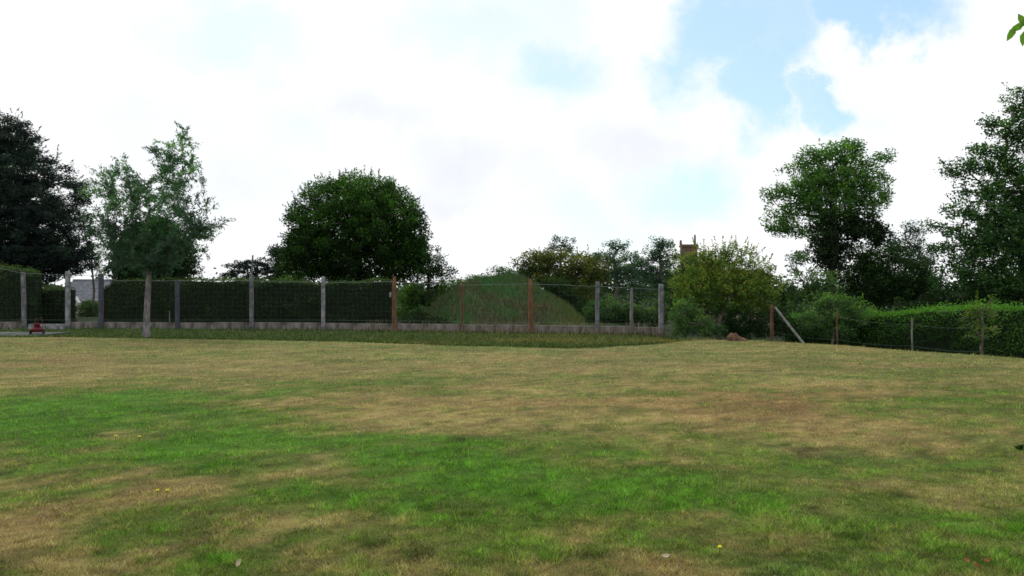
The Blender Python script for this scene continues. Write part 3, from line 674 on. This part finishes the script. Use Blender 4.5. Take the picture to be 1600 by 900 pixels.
# ------------------------------------------------------------------ grass mound
def mound():
    d = 41.0
    prof = [(600,514),(645,505),(672,490),(698,466),(720,449),(745,439),(768,435),(792,433),(814,437),(836,446),(862,462),(887,482),(908,502),(935,514)]
    xs = [P(a, b, d).x for a, b in prof]; zs = [P(a, b, d).z for a, b in prof]
    gxs = np.linspace(xs[0]-1, xs[-1]+1, 110); gys = np.linspace(d-4.5, d+4.5, 60)
    X, Y = np.meshgrid(gxs, gys); g0 = height(X, Y)-.08
    top = np.interp(X, xs, zs, left=-.5, right=-.5); k = np.clip(1-np.abs((Y-d)/4.4)**1.6, 0, 1)**.8
    Z = g0+np.maximum(0, top+.2)*k+((fbm(X, Y, 1.1, 4)-.5)*.60+(fbm(X+9, Y, .3, 2)-.5)*.2)*k
    x, y, z = X.ravel(), Y.ravel(), Z.ravel()
    rel = np.clip((z+.2)/2.3, 0, 1)
    def mcol(x, y, z):
        rel = np.clip((z+.2)/2.3, 0, 1)
        g = np.clip(.15+rel*.75+(fbm(x*.8, z*2.4, .7, 4)-.5)*2.4, 0, 1)[:, None]; r = sstep(1.0, 3.2, x)[:, None]
        c = np.array([.085,.090,.045])*(1-g)+np.array([.050,.130,.038])*g
        return c*(1-.55*r)+np.array([.12,.15,.04])*.55*r
    c = mcol(x, y, z); n = len(gxs); ii = (np.arange(59)[:, None]*n+np.arange(n-1)[None]).ravel()
    o = root('earth_mound', (float(P(790,500,d).x), d, -.15), 'steep grassy earth mound with pointed top behind the low wall', 'mound')
    keep(np_mesh('turf_surface', np.stack([x, y, z], 1), 4, M['mound'], None, [('col','FLOAT_COLOR','POINT',np.c_[c*.8, np.ones(len(c))])], np.stack([ii, ii+1, ii+n+1, ii+n], 1), True), o)
    m = 60000; i = rng.integers(0, len(x), m); X2 = x[i]+rng.normal(size=m)*.06; Y2 = y[i]+rng.normal(size=m)*.08; Z2 = z[i]; kz = Z2 > -.1
    X2, Y2, Z2 = X2[kz], Y2[kz], Z2[kz]; m = len(X2)
    h = .08+.30*rng.random(m)**3; a = rng.random(m)*6.283; w = .012
    v = np.stack([np.stack([X2-w, Y2, Z2-.05], 1), np.stack([X2+w, Y2, Z2-.05], 1), np.stack([X2+np.cos(a)*.09, Y2+np.sin(a)*.09, Z2+h], 1)], 1).reshape(-1, 3)
    cb = mcol(X2, Y2, Z2)*(.5+.9*rng.random(m))[:, None]; dry = rng.random(m) < .08; cb[dry] = (.16,.13,.07)
    gr = np_mesh('rough_grass', v, 3, M['blade'], None, [('col','FLOAT_COLOR','FACE',np.c_[cb, np.ones(m)])]); gr['kind'] = 'stuff'; keep(gr, o)
mound()
plant('dark_shrub', 'low dark brambly shrub at the left foot of the mound', 'shrub',
      [(655,492,20,14),(672,496,22,10),(640,500,20,10),(690,500,18,8)], 36.2, 'shrub', None, rc=.2, cov=1.1, lam=1.6, leaf=(.08,.035), inner=.2, base_t=.6, shoots=5, shoot_len=.3)
plant('spreading_tree', 'broad mid green tree filling the gap low behind the yellowing tree and loose trees', 'tree',
      [(900,450,44,24),(950,445,44,24),(1000,440,40,22),(1040,440,34,26),(840,430,34,18),(925,430,30,20),(975,420,26,16)], 62, 'mid', (950,505,950,450,.14), rc=.42, cov=1.3, lam=1.7, leaf=(.16,.08), inner=.2, base_t=.42)

# ------------------------------------------------------------------ low wall and wire fence
WP = [(-220,34.2),(158,34.0),(277,33.8),(393,33.6),(505,33.2),(616,32.4),(723,31.6),(829,31.0),(933,30.5),(1040,30.1)]
def wall_d(px): return float(np.interp(px, [a for a, _ in WP], [b for _, b in WP]))
wr = root('low_wall', (P(600,515,32.5).x, 32.5, -.13), 'low stained concrete panel wall at the foot of the wire fence', 'wall')
cuts = [-214,-147,-80,-20,38]+[106,158,217,277,335,393,449,505,560,616,670,723,776,829,881,933,987,1040]
first = None
for a, b in zip(cuts[:-1], cuts[1:]):
    if (a, b) == (38, 106): continue
    A = P(a, 500, wall_d(a)); B = P(b, 500, wall_d(b)); za = float(height(A.x, A.y)); L = (Vector((B.x-A.x, B.y-A.y))).length
    top = float(np.interp(a, [0, 500, 700, 1040], [502.5, 504.5, 507, 511])); zt = EYE-(top-450)/F*A.y+rng.normal()*.008
    ang = math.atan2(B.y-A.y, B.x-A.x)
    mb = MB(); mb.box(.012, L-.012, -.035+rng.normal()*.004, .035, za-.1, zt-.04)
    mb.box(.004, L-.004, -.055, .055, zt-.04, zt)
    for k in range(2, int(L/.16)):   # cast vertical ribs
        mb.box(k*.16-.02, k*.16+.02, -.050, -.030, za-.05, zt-.043)
    o = mb.build('panel', M['wall']); o.location = (A.x, A.y, 0); o.rotation_euler.z = ang
    keep(o, wr)
mb = MB(); A = P(42, 511, 33.2); B = P(104, 509, 33.6)
mb.box(A.x, B.x, 33.3, 33.5, -.25, float(P(42,506.5,33.3).z)); keep(mb.build('kerb', M['palecon'], label='low pale kerb across the gap between the two left posts'), wr)

fr = root('wire_fence', (P(600,515,32).x, 32.2, -.13), 'wire mesh fence of mixed concrete and wooden posts along the low wall', 'fence')
posts = [(38,425,.15,'concrete','square','grey concrete post nearest the left edge',-.05),(106,424,.16,'palecon','square','pale concrete post left of the grey roofed house',0),
 (158,428,.17,'bluecon','square','dark bluish post right of the grey roofed house',0),(277,438,.15,'bluecon','square','dark post in front of the long hedge',0),
 (393,402,.15,'concrete','square','grey concrete post extended by a thin pipe',0),(505,432,.14,'palecon','square','pale grey post in front of the round tree',0),
 (616,432,.17,'rust','round','orange weathered wooden post',0),(723,440,.10,'brownwood','round','thin brown stake in front of the mound',0),
 (829,436,.19,'rust','round','thick orange-brown wooden post in front of the mound',.01),(933,440,.15,'concrete','square','grey post right of the mound',.02),
 (987,450,.13,'greywood','round','weathered grey wooden post second from the right end',0),(1033,444,.17,'palecon','square','pale concrete end post beside the fruit tree',0)]
tops = []
for px, ty, w, m, sh, lab, lean in posts:
    d = wall_d(px)-.16; A = P(px, 515, d); z0 = float(height(A.x, A.y))-.1
    zt = P(px, ty, d).z if px != 393 else P(px, 430, d).z
    mb = MB()
    if sh == 'square':
        c = .018; h = w/2
        pr = [(-h+c,-h),(h-c,-h),(h,-h+c),(h,h-c),(h-c,h),(-h+c,h),(-h,h-c),(-h,-h+c)]
        V = [(x, y, 0) for x, y in pr]+[(x+lean, y, zt-z0-.03) for x, y in pr]+[(x*.75+lean, y*.75, zt-z0) for x, y in pr]
        Fc = [(i+8*k, (i+1) % 8+8*k, (i+1) % 8+8*k+8, i+8*k+8) for k in range(2) for i in range(8)]+[tuple(range(7,-1,-1)), tuple(range(16,24))]
        mb.add(V, Fc)
    else:
        n = 7; mb.tube([(lean*i/n+rng.normal()*.008, rng.normal()*.006, (zt-z0)*i/n) for i in range(n+1)], [w/2*(1.08-.16*i/n+rng.normal()*.03) for i in range(n)]+[w/2*.7], 9)
    o = mb.build('post', M[m], label=lab); o.location = (A.x, A.y, z0); keep(o, fr)
    tops.append((px, d, zt, lean))
d = wall_d(393)-.16; mb = MB(); a = P(393,436,d); b = P(395,400,d); mb.tube([a, b], .035, 8); mb.tube([b, b+Vector((0,0,.03))], .045, 8); keep(mb.build('pipe', M['concrete'], label='thin upright pipe on top of a post'), fr)
# tie plate on the orange post, rail stub on the thick one
d = wall_d(616)-.26; mb = MB(); a = P(611,460,d); mb.box(a.x-.07, a.x+.02, a.y-.015, a.y+.015, a.z-.11, a.z+.10); keep(mb.build('bracket', M['palecon']), fr)
d = wall_d(829)-.16; mb = MB(); mb.tube([P(832,478,d-.1), P(860,479,d-.2)], [.02,.015], 6); keep(mb.build('rail_stub', M['rust']), fr)
def strand(f, r=.006, px0=-214, px1=1035, name='wire'):
    mb = MB(); pts = []
    for px in list(np.arange(px0, px1, 18))+[px1]:
        d_ = wall_d(px)-.25; py = f(px); pts.append(P(px, py, d_))
    mb.tube(pts, r, 4); keep(mb.build(name, M['wire']), fr)
topf = lambda px: float(np.interp(px, [-214,0,38,106,158,170,277,393,505,616,723,829,933,1033], [392,419,427,429,431,438,438.5,438,441,440,445,443,447,452]))+abs(math.sin(px/17.5))*.8
strand(topf, .008); strand(lambda p: 500+max(0, p-500)*.012, .0032)
mb = MB()      # welded netting: thin square wires, too fine to pick apart
for px in np.arange(-214, 1034, 7.5):
    d_ = wall_d(px)-.245; a = P(px, topf(px), d_); b = P(px, 502+max(0, px-500)*.010, d_)
    s = .0008; mb.add([(a.x-s,a.y,a.z),(a.x+s,a.y,a.z),(b.x+s,b.y,b.z),(b.x-s,b.y,b.z),(a.x,a.y-s,a.z),(a.x,a.y+s,a.z),(b.x,b.y+s,b.z),(b.x,b.y-s,b.z)], [(0,1,2,3),(4,5,6,7)])
for t in np.linspace(.06, .97, 9):
    last = None
    for px in list(np.arange(-214, 1034, 40))+[1034]:
        d_ = wall_d(px)-.247; y0 = topf(px); p = P(px, y0+(502-y0)*t, d_)
        if last is not None:
            s = .0008; mb.add([(last.x,last.y,last.z-s),(last.x,last.y,last.z+s),(p.x,p.y,p.z+s),(p.x,p.y,p.z-s)], [(0,1,2,3)])
        last = p
keep(mb.build('netting', M['wire'], kind='stuff'), fr)
# dry stalks along the wall
mb = MB()
def stalks(name, label, n, px0, px1, hmin, hmax, m):
    mb = MB()
    for _ in range(n):
        px = px0+rng.random()*(px1-px0); d_ = wall_d(px)-.35-rng.random()*.5; A = P(px, 515, d_); z = float(height(A.x, A.y)); h = hmin+rng.random()**2*(hmax-hmin)
        lx, ly = rng.normal()*.1*h, rng.normal()*.1*h; w = .008+.009*rng.random()
        mb.tube([(A.x, A.y, z-.02), (A.x+lx*.4, A.y+ly*.4, z+h*.5), (A.x+lx, A.y+ly, z+h)], [w, w*.8, w*.4], 3, False)
    mb.build(name, m, kind='stuff', label=label, category='weeds')
stalks('dry_stalks', 'dry brown weed stalks standing along the foot of the low wall', 520, 560, 1045, .12, .52, mat('dry_stem', (.26,.21,.14), (.12,.10,.07), 9))
stalks('wall_foot_weeds', 'green weeds and grass tufts along the foot of the low wall', 900, -60, 1050, .06, .22, mat('weed_green', (.05,.10,.02), (.02,.04,.01), 9))
# two small pale sticks
for px, ty, by, d, w, lab in [(998,505,523,29.6,.05,'short pale stake in front of the low wall near the end posts'),(265,486,502,33.9,.035,'thin whitish stick standing against the long dark hedge')]:
    a = P(px, ty, d); z0 = float(height(a.x, d))-.05; mb = MB(); mb.tube([(0,0,0),(.004,0,(a.z-z0)*.5),(-.006,0,a.z-z0)], [w/2,w/2*.9,w/2*.75], 7)
    o = mb.build('stake', M['palecon'], label=lab, category='stake'); o.location = (a.x, d, z0)

# right hand stake fence with brace
sf = root('stake_fence', (P(1308,535,24).x, 24, -.1), 'open fence of thin wooden stakes and wire before the right hedge', 'fence')
st = [(1206,476,24.6,.11,'brownwood','thick brown stake with the leaning brace'),(1308,484,23.9,.055,'brownwood','slim brown stake before the bushes'),(1425,497,22.3,.05,'greywood','thin greyish stake before the clipped hedge')]
for px, ty, d, w, m, lab in st:
    a = P(px, ty, d); z0 = float(height(a.x, d))-.1; mb = MB(); H = a.z-z0
    mb.tube([(0,0,0),(.01,0,H*.35),(-.008,0,H*.7),(.004,0,H)], [w/2*1.05,w/2,w/2*.95,w/2*.85], 8)
    o = mb.build('stake', M[m], label=lab); o.location = (a.x, d, z0); keep(o, sf)
a = P(1211,480,24.5); b = P(1263,534,23.6); b.z = float(height(b.x, b.y))-.02; mb = MB(); mb.tube([a, a.lerp(b, .5)+Vector((0,0,-.01)), b], [.035,.038,.04], 8)
keep(mb.build('brace', M['greywood'], label='pale pole leaning down to the right from the stake'), sf)
for fy in (.15, .62):
    pts = []
    for px, ty, d, *_ in st+[(1535,500,20.2)]:
        p = P(px, ty, d-.06); z0 = float(height(p.x, d)); pts.append(Vector((p.x, p.y, p.z+(z0-p.z)*fy)))
    full = []
    for p, q in zip(pts[:-1], pts[1:]): full += [p.lerp(q, t)-Vector((0,0,.05*math.sin(math.pi*t))) for t in (0,.25,.5,.75)]
    mb = MB(); mb.tube(full+[pts[-1]], .0018, 4); keep(mb.build('wire', M['wire']), sf)

plant('sapling', 'young sapling with pale trunk and thin yellow-green leaves before the right hedge', 'tree',
      [(1530,478,26,9),(1545,492,24,12),(1515,505,22,12),(1550,515,18,14),(1520,490,20,10),(1530,525,20,14),(1548,470,10,6)], 19.9, 'apple', (1535,552,1533,485,.045),
      rc=.13, cov=.62, lam=.9, leaf=(.065,.028), inner=.1, base_t=.32, topb=.2, ntip=60, r_l=.4, shoots=6, shoot_len=.22, bend=.02)

# ------------------------------------------------------------------ houses
def house(name, loc, rz, L, D, eav, ridge, wallm, roofm, label, over=.3):
    o = root(name, loc, label, 'house', None, rz)
    mb = MB(); mb.add([(-L/2,-D/2,0),(L/2,-D/2,0),(L/2,D/2,0),(-L/2,D/2,0),(-L/2,-D/2,eav),(L/2,-D/2,eav),(L/2,D/2,eav),(-L/2,D/2,eav),(-L/2,0,ridge-.1),(L/2,0,ridge-.1)],
                      [(0,1,5,4),(2,3,7,6),(0,4,8,7,3),(1,2,6,9,5)])
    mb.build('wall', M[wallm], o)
    mb = MB(); s = (ridge-eav)/(D/2); t = .12
    for sg in (-1, 1):
        y1 = sg*(D/2+over); z1 = eav-s*over
        a = L/2+over
        V = [(-a,0,ridge),(a,0,ridge),(a,y1,z1),(-a,y1,z1),(-a,0,ridge+t),(a,0,ridge+t),(a,y1,z1+t),(-a,y1,z1+t)]
        mb.add(V, [(0,1,2,3),(7,6,5,4),(0,4,5,1),(1,5,6,2),(2,6,7,3),(3,7,4,0)])
        for k in range(1, 14):   # courses of slates, raised edges
            f = k/14; yy = y1*f; zz = ridge+(z1-ridge)*f+t
            mb.box(-a, a, yy-.02, yy+.02, zz-.02, zz+.03)
    mb.tube([(-L/2-over, 0, ridge+t), (L/2+over, 0, ridge+t)], .09, 6)
    r = mb.build('roof', M[roofm], o)
    return o, r
def window(o, x, y, z, w, h, frame='white'):
    f = MB(); t = .07
    f.box(x-w/2-t, x+w/2+t, y-.05, y, z+h/2, z+h/2+t).box(x-w/2-t, x+w/2+t, y-.08, y, z-h/2-t, z-h/2).box(x-w/2-t, x-w/2, y-.05, y, z-h/2, z+h/2).box(x+w/2, x+w/2+t, y-.05, y, z-h/2, z+h/2).box(x-.025, x+.025, y-.04, y, z-h/2, z+h/2)
    fo = f.build('window', M[frame], o); MB().box(x-w/2, x+w/2, y-.02, y-.004, z-h/2, z+h/2).build('pane', M['glass'], fo)
hl = P(140,460,80); gz = float(height(hl.x, 80))
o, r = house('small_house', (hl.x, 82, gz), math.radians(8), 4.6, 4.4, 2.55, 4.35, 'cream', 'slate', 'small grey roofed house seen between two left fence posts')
window(o, .6, -2.2, 1.5, .9, .9)
g = MB(); g.box(-1.75, -.95, -3.1, -2.25, 0, 2.2); g.add([(-1.85,-3.15,2.2),(-.85,-3.15,2.2),(-1.35,-3.15,2.8),(-1.85,-2.2,2.2),(-.85,-2.2,2.2),(-1.35,-2.2,2.8)], [(0,1,2),(5,4,3),(0,2,5,3),(2,1,4,5),(1,0,3,4)])
g.build('porch', M['white'], o)
MB().box(-1.7, -1.0, -3.13, -3.103, 1.3, 1.85).build('awning', M['darkred'], o)
d1 = MB().box(-1.35, -1.0, -3.14, -3.103, 0.1, 1.28).build('door', M['cream'], o); MB().box(-1.3,-1.25,-3.17,-3.142,.6,.75).build('handle', M['rubber'], d1)
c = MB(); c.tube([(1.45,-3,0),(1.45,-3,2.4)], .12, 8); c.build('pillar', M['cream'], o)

hr = P(1075,400,95); gz = float(height(hr.x, 95))
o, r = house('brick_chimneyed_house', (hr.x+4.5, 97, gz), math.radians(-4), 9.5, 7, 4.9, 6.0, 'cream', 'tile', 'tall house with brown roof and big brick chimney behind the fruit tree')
for x in (-3, 0, 3): window(o, x, -3.5, 3.9, .9, 1.2)
c = MB(); cx = -4.0; zt = float(P(1075,381,95).z)-gz
c.box(cx-.95, cx+.95, -1.2, .1, 4, zt-.3).box(cx-1.08, cx+1.08, -1.32, .22, zt-.3, zt-.12).box(cx-1.0, cx+1.0, -1.25, .15, zt-.12, zt)
ch = c.build('chimney', M['brick'], r)
k = MB(); k.tube([(cx+.75,-.5,zt),(cx+.75,-.5,zt+1.2)], [.14,.10], 8); k.build('chimney_pot', M['pot'], r)
k = MB(); k.tube([(cx-.95,-.5,zt),(cx-.95,-.5,zt+.55)], [.16,.12], 8); k.build('chimney_pot', M['pot'], r)
k = MB(); k.tube([(cx+1.85,-.3,5),(cx+1.85,-.3,zt+.75)], .04, 6); k.tube([(cx+1.6,-.3,zt+.6),(cx+2.1,-.3,zt+.6)], .02, 5); k.build('aerial', M['pot'], r)
k = MB(); k.add([(cx+1.4,-1.5,4.6),(cx+3.9,-1.5,4.6),(cx+1.9,-1.5,6.95),(cx+1.4,-1.5,6.95),(cx+1.4,-.2,4.6),(cx+3.9,-.2,4.6),(cx+1.9,-.2,6.95),(cx+1.4,-.2,6.95)],[(0,1,2,3),(7,6,5,4),(0,4,5,1),(1,5,6,2),(2,6,7,3),(3,7,4,0)])
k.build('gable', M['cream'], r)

# ------------------------------------------------------------------ concrete path at the left
mb = MB()
for k in range(5):
    x0 = -24.6+k*1.55; mb = MB()
    mb.box(x0+.008, x0+1.54, 27.6+rng.normal()*.01, 30.4, -.25, -.075+rng.normal()*.004)
    if k == 0: pth = mb.build('concrete_path', M['slab'], kind='structure')
    else: mb.build('slab', M['slab'], pth)

# red machine
def mower():
    c = P(58, 515, 29.0); z0 = -.075
    o = root('red_mower', (c.x, c.y, z0), 'small red wheeled mower standing by the left fence post on grey slabs', 'mower', None, math.radians(25)); o.scale = (.62, .62, .74)
    n = 10; V = []; Fc = []
    prof = [(.30,.10),(.33,.13),(.33,.24),(.26,.30),(.14,.33)]
    for r_, z in prof:
        for j in range(n*2):
            t = 2*math.pi*j/(n*2); cx, cy = math.cos(t), math.sin(t); e = .55
            V.append((math.copysign(abs(cx)**e, cx)*r_, math.copysign(abs(cy)**e, cy)*r_*1.2, z))
    m2 = n*2
    for i in range(len(prof)-1):
        for j in range(m2): Fc.append((i*m2+j, i*m2+(j+1) % m2, (i+1)*m2+(j+1) % m2, (i+1)*m2+j))
    Fc.append(tuple(range((len(prof)-1)*m2, len(prof)*m2)))
    mesh_obj('deck', V, Fc, M['red'], o)
    e = MB(); e.tube([(0,0,.32),(0,0,.36),(0,0,.50),(0,0,.54)], [.15,.17,.16,.11], 14); en = e.build('engine_cover', M['red'], o, True)
    cap = MB(); cap.tube([(0,0,.54),(0,0,.57)], [.05,.045], 10); cap.build('fuel_cap', M['rubber'], en)
    for sx in (-1, 1):
        for sy in (-1, 1):
            w = MB(); x = sx*.33
            w.tube([(x-.035,sy*.3,.11),(x-.02,sy*.3,.11),(x+.02,sy*.3,.11),(x+.035,sy*.3,.11)], [.085,.11,.11,.085], 16); wo_ = w.build('wheel', M['rubber'], o)
            h = MB(); h.tube([(x+sx*.03,sy*.3,.11),(x+sx*.045,sy*.3,.11)], .05, 10); h.build('hub', M['palecon'], wo_)
    h = MB()
    for sx in (-1, 1): h.tube([(sx*.26,.34,.25),(sx*.22,.62,.52),(sx*.14,.80,.74)], .013, 6)
    h.tube([(-.14,.80,.74),(0,.82,.76),(.14,.80,.74)], .013, 6); h.build('handle', M['darkred'], o)
    b = MB(); b.add([(-.2,.36,.15),(.2,.36,.15),(.17,.72,.20),(-.17,.72,.20),(-.2,.36,.36),(.2,.36,.36),(.15,.66,.46),(-.15,.66,.46)], [(3,2,1,0),(4,5,6,7),(0,1,5,4),(1,2,6,5),(2,3,7,6),(3,0,4,7)]); b.build('grass_box', M['darkred'], o)
mower()

# clay heap, bits on the lawn
def lump(name, loc, rx, ry, h, m, label, cat):
    V = []; Fc = []; n = 16; rings = 6
    for i in range(rings):
        t = i/(rings-1)*math.pi/2; r_ = math.cos(t)**.8; z = math.sin(t)
        for j in range(n):
            a = 2*math.pi*j/n; q = 1+.22*rng.normal()*(.4 if i < rings-1 else 0); V.append((math.cos(a)*rx*r_*q, math.sin(a)*ry*r_*q, -.03+z*h*(1+.12*rng.normal())*(1-.35*math.cos(a))))
    for i in range(rings-1):
        for j in range(n): Fc.append((i*n+j, i*n+(j+1) % n, (i+1)*n+(j+1) % n, (i+1)*n+j))
    Fc.append(tuple(range((rings-1)*n, rings*n)))
    o = mesh_obj(name, V, Fc, m, None, label=label, category=cat); o.location = loc; return o
c = P(1151,532,24.0); lump('clay_heap', (c.x, 24.0, float(height(c.x, 24))-.0), .32, .25, .20, M['terra'], 'small orange-brown heap of clay on the lawn crest under the fruit tree', 'earth heap')
def on_ground(px, py): d_ = EYE*F/(py-450); x = (px-800)/F*d_; return Vector((x, d_, float(height(x, d_))))
fl = [(180,692,'yellow flower in the lush left patch, further left of the pair'),(217,693,'yellow flower in the lush left patch, further right of the pair'),(403,637,'farthest yellow flower, alone on the upper left lawn'),
      (245,781,'yellow flower left of its close neighbour by the bare spot'),(260,781,'yellow flower right of its close neighbour by the bare spot'),(1123,873,'nearest yellow flower, alone at the bottom right of the lawn')]
for px, py, lab in fl:
    p = on_ground(px, py); p.z += .01; sc = .75 if py < 700 else .6
    o = root('dandelion', p, lab, 'flower', 'yellow dandelions in the lawn')
    k = MB(); k.tube([(0,0,0),(.004,.002,.03),(.006,.0,.055)], [.0022,.002,.002], 5, False); k.build('stem', M['blade'] if False else LM['bright'], o)
    k = MB(); V = []; Fc = []
    for ring, (rr, zz) in enumerate([(.020,.058),(.014,.064)]):
        for j in range(14):
            a = 2*math.pi*j/14+ring*.2; i0 = len(V); cx, cy = math.cos(a), math.sin(a)
            V += [(.006,0,.056),(.006+cx*rr*sc-cy*.004,cy*rr*sc+cx*.004,zz),(.006+cx*rr*1.15*sc,cy*rr*1.15*sc,zz+.002),(.006+cx*rr*sc+cy*.004,cy*rr*sc-cx*.004,zz)]; Fc.append((i0,i0+1,i0+2,i0+3))
    k.add(V, Fc); k.build('petals', M['yellow'], o)
for px, py, L, rz, lab in [(370,891,.05,1.25,'pale dry leaf standing in the grass at the lower left edge'),(1040,881,.055,.15,'pale flat dry leaf on the grass at the lower middle'),
    (1508,887,.05,.9,'orange-brown fallen leaf in the lower right corner, leftmost of three'),(1524,894,.05,2.2,'orange-brown fallen leaf in the lower right corner, nearest of three'),(1540,886,.045,.3,'orange-brown fallen leaf in the lower right corner, rightmost of three')]:
    p = on_ground(px, py); V = []; Fc = []; n = 7
    for i in range(n):
        t = i/(n-1); w = math.sin(math.pi*min(max(t, .03), .97))**.7*L*.24
        for s_ in (-1, 0, 1): V.append(((t-.5)*L, s_*w, .012+(.008 if s_ else 0)+.02*(t-.5)**2))
    for i in range(n-1):
        for j in range(2): Fc.append((i*3+j, (i+1)*3+j, (i+1)*3+j+1, i*3+j+1))
    o = mesh_obj('dry_leaf', V, Fc, M['rusty_leaf' if px > 1400 else 'paper'], None, label=lab, category='leaf'); o.location = p+Vector((0,0,.03)); o.rotation_euler = (.5 if rz < 1 else .9, -.6 if rz > 1 else -.1, rz)
    sm = o.modifiers.new('thickness', 'SOLIDIFY'); sm.thickness = .0012

# dark broad-leaved weed at the right edge of the lawn
p = on_ground(1594, 703); wd = root('lawn_weed', p, 'small dark green weed clump standing in the lawn at the right edge', 'weed'); cr = Crown()
for k in range(26):
    a = rng.random()*6.283; e = .3+rng.random()*.9; dv = np.array([math.cos(a)*math.cos(e), math.sin(a)*math.cos(e), math.sin(e)]); cr.leaves(np.array([p])+dv*.035, np.array([.5+.5*rng.random()]), .065, .028, dirs=dv[None], jitter=.05)
cr.build('leaves', LM['shrub'], wd); mb = MB(); mb.tube([(0,0,-.01),(0,0,.05)], [.012,.008], 6); mb.build('root_crown', LM['shrub'], wd)
